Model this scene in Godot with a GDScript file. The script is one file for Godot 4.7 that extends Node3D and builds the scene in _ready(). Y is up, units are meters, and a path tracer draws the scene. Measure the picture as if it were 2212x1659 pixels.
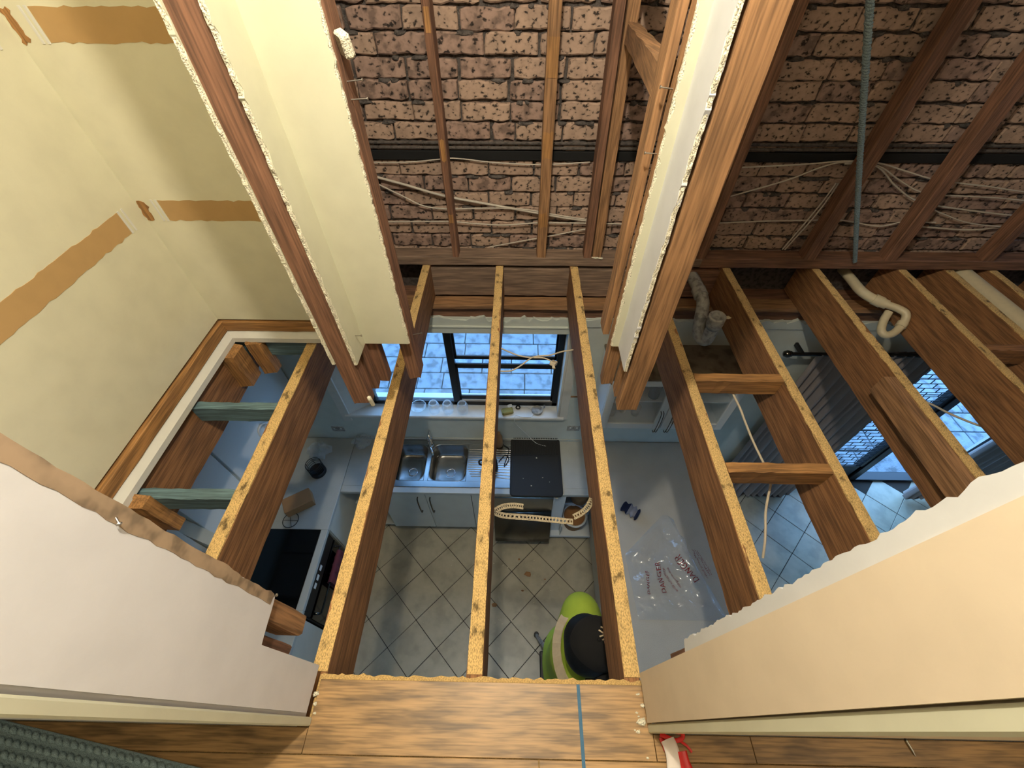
extends Node3D

const FLOOR_Y := -2.76
const JOIST_D := 0.24
const BENCH_Y := -1.85
var rng := RandomNumberGenerator.new()
var jit := FastNoiseLite.new()
var used := {}
var M := {}
var T := {}


# ---------------------------------------------------------------- mesh builder
class MB:
	var st := SurfaceTool.new()
	var n := 0
	func _init():
		st.begin(Mesh.PRIMITIVE_TRIANGLES)
	func tri(a: Vector3, b: Vector3, c: Vector3, sg := -1):
		# a, b, c run counter-clockwise seen from outside
		st.set_smooth_group(sg)
		st.add_vertex(a)
		st.set_smooth_group(sg)
		st.add_vertex(c)
		st.set_smooth_group(sg)
		st.add_vertex(b)
		n += 1
	func quad(a: Vector3, b: Vector3, c: Vector3, d: Vector3, sg := -1):
		tri(a, b, c, sg)
		tri(a, c, d, sg)
	func loft(rings: Array, sg := -1, caps := true, cap_sg := -1):
		var k: int = rings[0].size()
		var o: Vector3 = rings[0][0]
		var vol := 0.0
		for i in rings.size() - 1:
			for j in k:
				var a: Vector3 = rings[i][j] - o
				var b: Vector3 = rings[i][(j + 1) % k] - o
				var c: Vector3 = rings[i + 1][(j + 1) % k] - o
				var d: Vector3 = rings[i + 1][j] - o
				vol += a.dot(b.cross(c)) + a.dot(c.cross(d))
		for e in 2:
			var r = rings[0] if e == 0 else rings[-1]
			var m := Vector3.ZERO
			for p in r:
				m += p
			m = m / k - o
			for j in k:
				var a2: Vector3 = r[j] - o
				var b2: Vector3 = r[(j + 1) % k] - o
				vol += (m.dot(b2.cross(a2)) if e == 0 else m.dot(a2.cross(b2)))
		var flip := vol < 0.0
		for i in rings.size() - 1:
			for j in k:
				var a3: Vector3 = rings[i][j]
				var b3: Vector3 = rings[i][(j + 1) % k]
				var c3: Vector3 = rings[i + 1][(j + 1) % k]
				var d3: Vector3 = rings[i + 1][j]
				if flip:
					quad(a3, d3, c3, b3, sg)
				else:
					quad(a3, b3, c3, d3, sg)
		if caps:
			for e in 2:
				var r2 = rings[0] if e == 0 else rings[-1]
				var m2 := Vector3.ZERO
				for p in r2:
					m2 += p
				m2 /= k
				for j in k:
					var q0: Vector3 = r2[j]
					var q1: Vector3 = r2[(j + 1) % k]
					if (e == 0) != flip:
						tri(m2, q1, q0, cap_sg)
					else:
						tri(m2, q0, q1, cap_sg)
	func obox(x: Transform3D, s: Vector3, bev := 0.002):
		# a box with chamfered edges: rings along z
		var h := s * 0.5
		bev = minf(bev, minf(h.x, minf(h.y, h.z)) * 0.9)
		var rings := []
		for e in [[-h.z, bev], [-h.z + bev, 0.0], [h.z - bev, 0.0], [h.z, bev]]:
			var w: float = h.x - e[1]
			var v: float = h.y - e[1]
			var r := PackedVector3Array()
			for p in [[w - bev, -v], [w, -v + bev], [w, v - bev], [w - bev, v], [-w + bev, v], [-w, v - bev], [-w, -v + bev], [-w + bev, -v]]:
				r.append(x * Vector3(p[0], p[1], e[0]))
			rings.append(r)
		loft(rings)
	func box(c: Vector3, s: Vector3, bev := 0.002):
		obox(Transform3D(Basis(), c), s, bev)
	func span(x0: float, x1: float, y0: float, y1: float, z0: float, z1: float, bev := 0.002):
		box(Vector3(x0 + x1, y0 + y1, z0 + z1) * 0.5, Vector3(absf(x1 - x0), absf(y1 - y0), absf(z1 - z0)), bev)
	func tube(pts: Array, rad, sides := 10, caps := true, squash := 1.0, round_cap := false):
		var rings := []
		var up := Vector3.UP
		var d0: Vector3 = (pts[1] - pts[0]).normalized()
		if absf(d0.dot(up)) > 0.9:
			up = Vector3.RIGHT
		var side := d0.cross(up).normalized()
		for i in pts.size():
			var d: Vector3
			if i == 0:
				d = pts[1] - pts[0]
			elif i == pts.size() - 1:
				d = pts[i] - pts[i - 1]
			else:
				d = (pts[i + 1] - pts[i]).normalized() + (pts[i] - pts[i - 1]).normalized()
			d = d.normalized()
			side = (side - d * side.dot(d)).normalized()
			var u := side.cross(d).normalized()
			var r: float = rad[i] if rad is Array or rad is PackedFloat32Array else rad
			var ring := PackedVector3Array()
			for j in sides:
				var a := TAU * j / sides
				ring.append(pts[i] + side * cos(a) * r + u * sin(a) * r * squash)
			rings.append(ring)
		loft(rings, 0 if sides > 5 else -1, caps)
	func lathe(prof: Array, x := Transform3D(), segs := 24, sg := 0):
		var rings := []
		for p in prof:
			var ring := PackedVector3Array()
			for j in segs:
				var a := TAU * j / segs
				ring.append(x * Vector3(cos(a) * maxf(p[0], 0.0004), p[1], sin(a) * maxf(p[0], 0.0004)))
			rings.append(ring)
		loft(rings, sg, true, sg)
	func prism(poly: PackedVector2Array, x: Transform3D, depth: float):
		# polygon in local XY, extruded from z=0 to z=depth
		var idx := Geometry2D.triangulate_polygon(poly)
		var area := 0.0
		for i in poly.size():
			area += poly[i].cross(poly[(i + 1) % poly.size()])
		var f := area > 0.0
		if x.basis.determinant() < 0.0:
			f = not f
		if depth < 0.0:
			f = not f
		for i in range(0, idx.size(), 3):
			var a := poly[idx[i]]
			var b := poly[idx[i + 1]]
			var c := poly[idx[i + 2]]
			var pos := (b - a).cross(c - a) > 0.0
			if x.basis.determinant() < 0.0:
				pos = not pos
			if depth < 0.0:
				pos = not pos
			var q := [Vector3(a.x, a.y, 0), Vector3(b.x, b.y, 0), Vector3(c.x, c.y, 0)]
			var w := [Vector3(a.x, a.y, depth), Vector3(b.x, b.y, depth), Vector3(c.x, c.y, depth)]
			if pos:
				tri(x * w[0], x * w[1], x * w[2])
				tri(x * q[0], x * q[2], x * q[1])
			else:
				tri(x * w[0], x * w[2], x * w[1])
				tri(x * q[0], x * q[1], x * q[2])
		for i in poly.size():
			var a2 := poly[i]
			var b2 := poly[(i + 1) % poly.size()]
			var p0 := x * Vector3(a2.x, a2.y, 0)
			var p1 := x * Vector3(b2.x, b2.y, 0)
			var p2 := x * Vector3(b2.x, b2.y, depth)
			var p3 := x * Vector3(a2.x, a2.y, depth)
			if f:
				quad(p0, p1, p2, p3)
			else:
				quad(p0, p3, p2, p1)
	func mesh(origin := Vector3.ZERO) -> ArrayMesh:
		st.generate_normals()
		var m := st.commit()
		if origin != Vector3.ZERO:
			var arr := m.surface_get_arrays(0)
			var v: PackedVector3Array = arr[Mesh.ARRAY_VERTEX]
			for i in v.size():
				v[i] -= origin
			arr[Mesh.ARRAY_VERTEX] = v
			m = ArrayMesh.new()
			m.add_surface_from_arrays(Mesh.PRIMITIVE_TRIANGLES, arr)
		return m


# ---------------------------------------------------------------- naming, parenting
func numbered(called: String) -> String:
	var k: int = used.get(called, 0)
	used[called] = k + 1
	return called if k == 0 else "%s_%03d" % [called, k]


func tag(o: Node3D, label: String, category := "", group := "", kind := "") -> Node3D:
	if label:
		o.set_meta("label", label)
	if category:
		o.set_meta("category", category)
	if group:
		o.set_meta("group", group)
	if kind:
		o.set_meta("kind", kind)
	return o


func thing(called: String, label: String, category: String, at := Vector3.ZERO, group := "") -> Node3D:
	var o := Node3D.new()
	o.name = numbered(called)
	add_child(o)
	o.position = at
	return tag(o, label, category, group)


func origin_of(o: Node) -> Vector3:
	var p := Vector3.ZERO
	while o != self and o != null:
		p += (o as Node3D).position
		o = o.get_parent()
	return p


# commits a builder whose points are in world places as one named mesh under parent
func part(called: String, b: MB, m: Material, parent: Node3D, label := "", kind := "") -> MeshInstance3D:
	var o := MeshInstance3D.new()
	o.mesh = b.mesh(origin_of(parent))
	o.material_override = m
	o.name = called
	parent.add_child(o, true)
	if label:
		o.set_meta("label", label)
	if kind:
		o.set_meta("kind", kind)
	return o


func solo(called: String, b: MB, m: Material, label: String, category: String, at: Vector3, group := "", kind := "") -> MeshInstance3D:
	var o := MeshInstance3D.new()
	o.mesh = b.mesh(at)
	o.position = at
	o.material_override = m
	o.name = numbered(called)
	add_child(o)
	tag(o, label, category, group, kind)
	return o


func struct(called: String, b: MB, m: Material, label: String, at := Vector3.ZERO) -> MeshInstance3D:
	return solo(called, b, m, label, "", at, "", "structure")


# ---------------------------------------------------------------- shapes in common use
# a sawn timber from p0 to p1: w across (side), h along up; edges knocked about by amp
func timber(b: MB, p0: Vector3, p1: Vector3, w: float, h: float, up: Vector3, amp := 0.0015, segs := 14, seed_ := 0.0, cham := 0.003, end_amp := 0.002):
	var d := (p1 - p0).normalized()
	var side := d.cross(up).normalized()
	var u := side.cross(d).normalized()
	var rings := []
	var cr := [[0.5, -0.5, -1, 0], [0.5, -0.5, 0, 1], [0.5, 0.5, 0, -1], [0.5, 0.5, -1, 0], [-0.5, 0.5, 1, 0], [-0.5, 0.5, 0, -1], [-0.5, -0.5, 0, 1], [-0.5, -0.5, 1, 0]]
	for i in segs + 1:
		var t := float(i) / segs
		var c := p0.lerp(p1, t)
		var ring := PackedVector3Array()
		for j in 8:
			var q = cr[j]
			var ch: float = cham * (1.0 + 0.9 * jit.get_noise_3d(t * 900.0 + seed_ * 37.0, j * 41.0, 3.0))
			var a1: float = amp * jit.get_noise_3d(t * 260.0 + seed_ * 91.0, j * 23.0, 0.0) * 2.0
			var a2: float = amp * jit.get_noise_3d(t * 420.0 + seed_ * 57.0, j * 31.0, 50.0) * 2.0
			var e := 0.0
			if i == 0 or i == segs:
				e = end_amp * jit.get_noise_2d(j * 77.0 + seed_ * 19.0, i * 5.0) * 2.0
			ring.append(c + side * (q[0] * w + q[2] * ch + a1) + u * (q[1] * h + q[3] * ch + a2) + d * e)
		rings.append(ring)
	b.loft(rings)


# a plasterboard sheet: outline in the plane (origin o, axes ax and ay), thickness along nrm; edges frayed on the sides named by frays
func frayed(pts: Array, amp: float, step: float, seed_: float, which: Array) -> PackedVector2Array:
	var out := PackedVector2Array()
	for i in pts.size():
		var a: Vector2 = pts[i]
		var b2: Vector2 = pts[(i + 1) % pts.size()]
		out.append(a)
		if not i in which:
			continue
		var l := a.distance_to(b2)
		var k := int(l / step)
		var nn := (b2 - a).orthogonal().normalized()
		for s in range(1, k):
			var t := float(s) / k
			var w := minf(1.0, minf(t, 1.0 - t) * l / step)
			out.append(a.lerp(b2, t) + nn * w * amp * (jit.get_noise_2d(t * l * 1500.0 + seed_ * 131.0, seed_ * 7.0) + 0.6 * jit.get_noise_2d(t * l * 5200.0, seed_ * 17.0 + 90.0)) * 1.6)
	return out


func plane_at(o: Vector3, ax: Vector3, ay: Vector3) -> Transform3D:
	return Transform3D(Basis(ax, ay, ax.cross(ay)), o)


# smooth line through points
func curve(pts: Array, per := 8) -> Array:
	var out := []
	for i in pts.size() - 1:
		var p0: Vector3 = pts[maxi(i - 1, 0)]
		var p1: Vector3 = pts[i]
		var p2: Vector3 = pts[i + 1]
		var p3: Vector3 = pts[mini(i + 2, pts.size() - 1)]
		for s in per:
			out.append(p1.cubic_interpolate(p2, p0, p3, float(s) / per))
	out.append(pts[-1])
	return out


# ---------------------------------------------------------------- materials
func noise_tex(freq: float, ramp: Array, size := 512, kind := FastNoiseLite.TYPE_SIMPLEX_SMOOTH, oct := 4, seed_ := 1, cell := false) -> NoiseTexture2D:
	var f := FastNoiseLite.new()
	f.noise_type = kind
	f.frequency = freq
	f.fractal_octaves = oct
	f.seed = seed_
	if cell:
		f.cellular_return_type = FastNoiseLite.RETURN_DISTANCE
	var t := NoiseTexture2D.new()
	t.width = size
	t.height = size
	t.seamless = true
	t.noise = f
	var g := Gradient.new()
	var off := PackedFloat32Array()
	var col := PackedColorArray()
	for r in ramp:
		off.append(r[0])
		col.append(r[1])
	g.offsets = off
	g.colors = col
	t.color_ramp = g
	return t


func gray(v: float) -> Color:
	return Color(v, v, v)


func mat(called: String, color: Color, rough := 0.8, tex = null, scale := Vector3.ONE, relief := 0.0, relief_tex = null, over = null, over_scale := Vector3.ONE) -> StandardMaterial3D:
	var m := StandardMaterial3D.new()
	m.resource_name = called
	m.albedo_color = color
	m.roughness = rough
	m.uv1_triplanar = true
	m.uv1_world_triplanar = true
	m.uv1_scale = scale
	m.uv1_triplanar_sharpness = 6.0
	if tex:
		m.albedo_texture = tex
	if relief != 0.0:
		m.heightmap_enabled = true
		m.heightmap_scale = relief
		m.heightmap_texture = relief_tex if relief_tex else tex
	if over:
		m.detail_enabled = true
		m.detail_blend_mode = BaseMaterial3D.BLEND_MODE_MUL
		m.detail_albedo = over
		m.detail_uv_layer = BaseMaterial3D.DETAIL_UV_2
		m.uv2_triplanar = true
		m.uv2_world_triplanar = true
		m.uv2_scale = over_scale
	M[called] = m
	return m


# timber whose grain runs along axis 0, 1 or 2
func wood(called: String, color: Color, axis: int, rough := 0.75, relief := 0.08, stretch := 0.45, across := 11.0, tex = null) -> StandardMaterial3D:
	var s := Vector3(across, across, across)
	s[axis] = stretch
	var s2 := Vector3(4.5, 4.5, 4.5)
	s2[axis] = 0.5
	return mat(called, color, rough, tex if tex else T.grain, s, relief, T.grain, T.streak, s2)


func _ready():
	rng.seed = 7
	jit.noise_type = FastNoiseLite.TYPE_SIMPLEX_SMOOTH
	jit.frequency = 0.02
	jit.fractal_octaves = 2
	# camera: held in the doorway, looking steeply down
	var cam := Camera3D.new()
	cam.name = "camera"
	cam.fov = 86.19
	cam.near = 0.02
	cam.far = 60.0
	add_child(cam)
	cam.position = Vector3(0, 1.44, 0)
	cam.rotation = Vector3(-0.867408, 0.0161216, 0)
	cam.rotation_order = EULER_ORDER_YXZ
	cam.current = true
	# sky: blue daylight of an open, overcast afternoon
	var we := WorldEnvironment.new()
	we.name = "world_environment"
	var env := Environment.new()
	env.background_mode = Environment.BG_SKY
	var sky := Sky.new()
	var ps := ProceduralSkyMaterial.new()
	ps.sky_top_color = Color(0.52, 0.74, 1.0)
	ps.sky_horizon_color = Color(0.62, 0.82, 1.0)
	ps.ground_bottom_color = Color(0.20, 0.22, 0.25)
	ps.ground_horizon_color = Color(0.5, 0.6, 0.75)
	ps.sky_energy_multiplier = 2.4
	ps.sun_angle_max = 1.0
	sky.sky_material = ps
	env.sky = sky
	env.tonemap_mode = Environment.TONE_MAPPER_LINEAR
	env.tonemap_exposure = 1.0
	env.sdfgi_enabled = true
	env.ssao_enabled = true
	env.ssil_enabled = true
	we.environment = env
	add_child(we)
	textures()
	materials()
	kitchen_mats()
	lights()
	shell()
	brick_wall()
	upper_walls()
	wall_frame()
	joists()
	hall()
	kitchen_shell()
	kitchen_furniture()
	small_things()
	person()


func textures():
	var sm := FastNoiseLite.TYPE_SIMPLEX_SMOOTH
	T.grain = noise_tex(0.018, [[0.25, gray(0.78)], [0.5, gray(0.92)], [0.75, gray(1.0)]], 512, sm, 4, 3)
	T.streak = noise_tex(0.012, [[0.25, gray(0.84)], [0.5, gray(0.95)], [0.75, gray(1.0)]], 512, sm, 3, 17)
	T.blotch = noise_tex(0.008, [[0.25, gray(0.74)], [0.45, gray(0.93)], [0.7, gray(1.0)]], 512, sm, 4, 8)
	T.soft = noise_tex(0.007, [[0.25, gray(0.90)], [0.5, gray(0.97)], [0.75, gray(1.0)]], 512, sm, 5, 18)
	T.plaster = noise_tex(0.01, [[0.2, gray(0.975)], [0.5, gray(0.99)], [0.8, gray(1.0)]], 512, sm, 4, 12)
	T.speck = noise_tex(0.05, [[0.2, gray(0.66)], [0.42, gray(0.88)], [0.6, gray(0.96)], [0.8, gray(1.0)]], 512, sm, 4, 21)
	T.mould = noise_tex(0.024, [[0.16, gray(0.30)], [0.24, gray(0.55)], [0.31, gray(0.90)], [0.45, gray(0.97)], [0.62, gray(1.0)]], 512, sm, 3, 33)
	T.chip = noise_tex(0.05, [[0.0, gray(0.7)], [0.35, gray(0.88)], [0.7, gray(1.0)]], 512, FastNoiseLite.TYPE_CELLULAR, 2, 5)
	T.fine = noise_tex(0.15, [[0.2, gray(0.9)], [0.8, gray(1.0)]], 512, sm, 3, 6)
	T.mark = noise_tex(0.012, [[0.0, gray(0.45)], [0.17, gray(0.55)], [0.27, gray(0.9)], [0.45, gray(1.0)]], 512, sm, 5, 71)


func materials():
	# timbers, one material for each direction of the grain
	for ax in 3:
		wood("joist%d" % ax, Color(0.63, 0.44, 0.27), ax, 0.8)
		wood("redwood%d" % ax, Color(0.55, 0.39, 0.29), ax, 0.8)
		wood("greywood%d" % ax, Color(0.58, 0.48, 0.40), ax, 0.85)
		wood("oldpine%d" % ax, Color(0.66, 0.49, 0.33), ax, 0.8)
		wood("pine%d" % ax, Color(0.72, 0.52, 0.30), ax, 0.7)
	wood("bluewood0", Color(0.42, 0.53, 0.55), 0, 0.8)
	mat("joist_top", Color(0.89, 0.74, 0.48), 0.95, T.speck, Vector3(9, 9, 4), 0.25, T.chip, T.mark, Vector3(3.1, 3.1, 1.7))
	mat("brick", Color(0.70, 0.59, 0.51), 0.95, T.mould, Vector3(2.3, 3.0, 3.0), 0.1, T.fine, T.soft, Vector3(2, 2, 2))  # salmon toned down towards grey
	mat("brick_dark", Color(0.64, 0.53, 0.47), 0.95, T.mould, Vector3(1.9, 2.4, 2.4), 0.1, T.fine, T.blotch, Vector3(3, 3, 3))
	mat("mortar", Color(0.36, 0.33, 0.31), 0.98, T.blotch, Vector3(6, 6, 6), 0.5, T.speck)
	mat("cream", Color(0.86, 0.84, 0.73), 0.6, T.plaster, Vector3(1.2, 1.2, 1.2), 0.02, T.fine)
	mat("cream_board", Color(0.79, 0.78, 0.68), 0.55, T.plaster, Vector3(1.5, 1.5, 1.5), 0.02, T.fine)
	mat("cool_white_board", Color(0.80, 0.80, 0.80), 0.6, T.plaster, Vector3(1.5, 1.5, 1.5), 0.02, T.fine)  # white, not cream: cool light on the right wall board put into the colour
	mat("lilac_wall", Color(0.86, 0.85, 0.85), 0.6, T.plaster, Vector3(1.3, 1.3, 1.3), 0.02, T.fine)  # paler, cooler base colour than the right side of the doorway
	mat("beige_wall", Color(0.84, 0.77, 0.67), 0.6, T.plaster, Vector3(1.3, 1.3, 1.3), 0.02, T.fine)  # warmer base colour than the left side
	mat("gypsum", Color(0.93, 0.90, 0.80), 0.95, T.speck, Vector3(8, 8, 8), 0.3, T.speck)
	mat("bare_paper", Color(0.72, 0.58, 0.38), 0.85, T.plaster, Vector3(2, 2, 2), 0.02, T.fine)
	mat("torn_paper", Color(0.66, 0.56, 0.45), 0.9, T.plaster, Vector3(4, 4, 4), 0.0, null, T.blotch, Vector3(3, 3, 3))
	mat("kitchen_wall", Color(0.80, 0.82, 0.78), 0.6, T.plaster, Vector3(1.1, 1.1, 1.1))
	mat("white_trim", Color(0.85, 0.84, 0.80), 0.6, T.plaster, Vector3(2, 2, 2))
	mat("laminate_floor", Color(0.68, 0.53, 0.34), 0.45, T.grain, Vector3(0.7, 9, 13), 0.0, null, T.blotch, Vector3(0.8, 4, 5))
	mat("chipboard", Color(0.80, 0.66, 0.42), 0.95, T.chip, Vector3(9, 9, 9), 0.1)
	mat("tile", Color(0.72, 0.69, 0.60), 0.35, T.plaster, Vector3(2.5, 2.5, 2.5), 0.0, null, T.soft, Vector3(1.1, 1.1, 1.1))
	mat("grout", Color(0.20, 0.17, 0.14), 0.95)
	mat("plain_white", Color(0.86, 0.87, 0.86), 0.5)
	mat("dark_void", Color(0.06, 0.06, 0.06), 0.95)
	mat("dust", Color(0.45, 0.40, 0.33), 0.98, T.blotch, Vector3(1.6, 1.6, 1.6))
	mat("paving", Color(0.48, 0.51, 0.53), 0.9, T.blotch, Vector3(1.3, 1.3, 1.3), 0.6, T.speck)


func lights():
	# the bare bulb that hangs in the lobby between the two doorways
	bulb("lamp", Vector3(-0.08, 2.22, -0.46), Color(1.0, 0.962, 0.88), 3.05, "bare warm bulb hanging from the ceiling of the small lobby")
	# weaker unseen lamp, added along the hall to lift the right floor
	bulb("lamp", Vector3(2.3, 2.22, 0.75), Color(1.0, 0.94, 0.84), 0.9, "warm bulb added unseen along the hall to brighten the floor on the right")


func bulb(called: String, at: Vector3, c: Color, e: float, label: String):
	var t := thing(called, label, "lamp", at)
	var b := MB.new()
	var x := Transform3D(Basis(), at)
	b.lathe([[0.0, -0.05], [0.018, -0.045], [0.030, -0.025], [0.032, -0.005], [0.026, 0.02], [0.016, 0.04], [0.0, 0.042]], x, 20)
	var gm := StandardMaterial3D.new()
	gm.resource_name = "bulb_glass"
	gm.albedo_color = c
	gm.emission_enabled = true
	gm.emission = c
	gm.emission_energy_multiplier = 3.0
	part("bulb", b, gm, t)
	var s := MB.new()
	s.lathe([[0.0, 0.04], [0.02, 0.042], [0.022, 0.10], [0.005, 0.11], [0.004, 0.20], [0.04, 0.205], [0.042, 0.228], [0.0, 0.23]], x, 16)
	part("socket", s, M.plain_white, t)
	var l := OmniLight3D.new()
	l.name = "bulb_glow"
	l.light_color = c
	l.light_energy = e
	l.light_size = 0.04
	l.omni_range = 14.0
	l.omni_attenuation = 2.0
	l.shadow_enabled = true
	t.add_child(l)
	l.position = Vector3(0, -0.005, 0)


# ---------------------------------------------------------------- enclosing shell, mostly outside the frame
func shell():
	var b := MB.new()
	b.span(-3.2, 6.2, 2.45, 2.65, -2.5, 2.2, 0.0)
	struct("ceiling", b, M.white_trim, "plain ceiling over the upper floor")
	b = MB.new()
	b.span(-3.4, -3.2, -3.0, 2.65, -2.5, 2.2, 0.0)
	struct("wall_left", b, M.kitchen_wall, "outer wall of the house on the left")
	b = MB.new()
	for q in [[-3.0, -2.72, -2.5, 2.2], [-2.72, -0.7, -2.5, -1.9], [-2.72, -0.7, 0.1, 2.2], [-0.7, 1.3, -2.5, 2.2], [1.3, 2.3, -2.5, -2.1], [1.3, 2.3, -0.9, 2.2], [2.3, 2.65, -2.5, 2.2]]:
		b.span(6.2, 6.4, q[0], q[1], q[2], q[3], 0.0)
	struct("wall_right", b, M.kitchen_wall, "outer wall of the house on the right")
	b = MB.new()
	for q in [[1.3, 1.35, -2.1, -0.9], [2.25, 2.3, -2.1, -0.9], [1.3, 2.3, -2.1, -2.05], [1.3, 2.3, -0.95, -0.9]]:
		b.span(6.26, 6.32, q[0], q[1], q[2], q[3], 0.002)
	var w3 := struct("added_window_3", b, M.plain_white, "high upper window added out of the frame for blue daylight on the right")  # unseen opening, added to throw blue daylight on the right bricks
	b = MB.new()
	b.span(6.288, 6.292, 1.34, 2.26, -2.06, -0.94, 0.0005)
	part("pane", b, M.pane, w3)
	b = MB.new()
	for q in [[-2.72, -2.66, -1.9, 0.1], [-0.76, -0.7, -1.9, 0.1], [-2.72, -0.7, -1.9, -1.84], [-2.72, -0.7, 0.04, 0.1], [-2.72, -0.7, -0.93, -0.87]]:
		b.span(6.26, 6.32, q[0], q[1], q[2], q[3], 0.002)
	var d2 := struct("door_2", b, M.black_metal, "glass patio door added out of the frame to brighten the right of the kitchen")  # unseen opening, added for more daylight on the right tiles and bench
	b = MB.new()
	b.span(6.288, 6.292, -2.67, -0.75, -1.86, 0.06, 0.0005)
	part("pane", b, M.pane, d2)
	b = MB.new()
	b.span(-3.2, 6.2, -0.9, 2.65, 2.0, 2.2, 0.0)
	b.span(-3.2, 6.2, -3.0, -2.0, 2.0, 2.2, 0.0)
	b.span(-3.2, 0.2, -2.0, -0.9, 2.0, 2.2, 0.0)
	b.span(1.3, 6.2, -2.0, -0.9, 2.0, 2.2, 0.0)
	struct("wall_front", b, M.kitchen_wall, "wall of the house behind the camera")
	b = MB.new()
	for q in [[0.20, 0.26, -2.0, -0.9], [0.72, 0.76, -2.0, -0.9], [1.24, 1.30, -2.0, -0.9], [0.20, 1.30, -2.0, -1.94], [0.20, 1.30, -0.96, -0.9]]:
		b.span(q[0], q[1], q[2], q[3], 2.05, 2.12, 0.002)
	var w2 := struct("window_2", b, M.plain_white, "white framed kitchen window behind the camera")
	b = MB.new()
	b.span(0.25, 1.25, -1.95, -0.95, 2.08, 2.084, 0.0005)
	part("pane", b, M.pane, w2)


func brick_wall():
	# inner leaf seen between the studs: mortar bed with every brick proud of it
	var b := MB.new()
	b.span(-3.2, 6.2, -0.30, 2.45, -2.45, -2.325, 0.0)
	var w := struct("wall_back", b, M.mortar, "greyish salmon brick wall behind the timber frame, joints dark and ragged")
	var kinds := []
	for k in 6:
		var q := MB.new()
		brick_shape(q, 0.230, 0.076, 0.05, k)
		kinds.append(q.mesh())
	var halfs := []
	for k in 2:
		var q2 := MB.new()
		brick_shape(q2, 0.110, 0.076, 0.05, k + 9)
		halfs.append(q2.mesh())
	var rest := MB.new()
	for row in 29:
		var y := -0.040 + row * 0.086
		var x := -1.60 + (0.12 if row % 2 else 0.0) + rng.randf_range(-0.015, 0.015)
		while x < 6.0:
			var o: MeshInstance3D
			var vis: bool = row < 15 and x > -0.98 and x < 4.0
			var l := 0.24
			if vis:
				o = MeshInstance3D.new()
				var half := rng.randf() < 0.05
				if half:
					l = 0.12
				o.mesh = halfs[rng.randi() % 2] if half else kinds[rng.randi() % 6]
				o.material_override = M.brick if rng.randf() < 0.6 else M.brick_dark
				o.name = "brick"
				w.add_child(o, true)
				o.position = Vector3(x + l * 0.5, y + 0.038, -2.325) + Vector3(rng.randf_range(-0.003, 0.003), rng.randf_range(-0.003, 0.003), rng.randf_range(-0.006, 0.004))
				o.rotation = Vector3(0, rng.randf_range(-0.01, 0.01), rng.randf_range(-0.012, 0.012))
			elif x > -3.0:
				rest.span(x, x + 0.23, y, y + 0.076, -2.335, -2.30, 0.004)
			x += l + rng.randf_range(-0.004, 0.006)
	part("brickwork", rest, M.brick_dark, w, "", "stuff")
	# mortar squeezed out of the joints and never struck
	var s := MB.new()
	for k in 260:
		var row2 := rng.randi() % 15
		var p := Vector3(rng.randf_range(-0.9, 3.9), -0.040 + row2 * 0.086 - 0.005, -2.304)
		var rings := []
		var r := rng.randf_range(0.012, 0.05)
		for e in [[-0.03, 0.9], [0.004, 0.8], [0.012, 0.3]]:
			var ring := PackedVector3Array()
			for j in 9:
				var a := TAU * j / 9
				var rr: float = e[1] * (1.0 + 0.7 * jit.get_noise_2d(j * 53.0 + k * 311.0, 5.0))
				ring.append(p + Vector3(cos(a) * r * rr, sin(a) * 0.012 * rr - 0.006, e[0]))
			rings.append(ring)
		s.loft(rings, -1)
	part("mortar_snots", s, M.mortar, w, "", "stuff")
	# dark flashing and pipe along the missing course
	var f := MB.new()
	f.span(-1.6, 4.6, 0.555, 0.602, -2.325, -2.284, 0.004)
	part("flashing", f, M.dark_void, w)
	var t := MB.new()
	t.tube([Vector3(-1.6, 0.618, -2.287), Vector3(1.0, 0.616, -2.286), Vector3(4.6, 0.618, -2.287)], 0.008, 8)
	t.tube([Vector3(-1.6, 0.640, -2.290), Vector3(1.0, 0.638, -2.289), Vector3(4.6, 0.640, -2.290)], 0.008, 8)
	part("conduit", t, M.mortar, w)


func brick_shape(b: MB, l: float, h: float, d: float, k: int):
	var rings := []
	for e in [[-d * 0.5, 0.0], [d * 0.5 - 0.006, 0.0], [d * 0.5, 0.006]]:
		var ring := PackedVector3Array()
		var n := 18
		for j in n:
			var t := float(j) / n
			var p := Vector2.ZERO
			var hx: float = l * 0.5 - e[1]
			var hy: float = h * 0.5 - e[1]
			var per := t * 2.0 * (2.0 * hx + 2.0 * hy)
			if per < 2 * hx:
				p = Vector2(-hx + per, -hy)
			elif per < 2 * hx + 2 * hy:
				p = Vector2(hx, -hy + per - 2 * hx)
			elif per < 4 * hx + 2 * hy:
				p = Vector2(hx - (per - 2 * hx - 2 * hy), hy)
			else:
				p = Vector2(-hx, hy - (per - 4 * hx - 2 * hy))
			p += Vector2(jit.get_noise_2d(j * 61.0 + k * 400.0, 1.0), jit.get_noise_2d(j * 47.0 + k * 700.0, 9.0)) * 0.009
			ring.append(Vector3(p.x, p.y, e[0]))
		rings.append(ring)
	b.loft(rings, -1)


# ---------------------------------------------------------------- walls of the upper floor
const WY := 2.45


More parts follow.
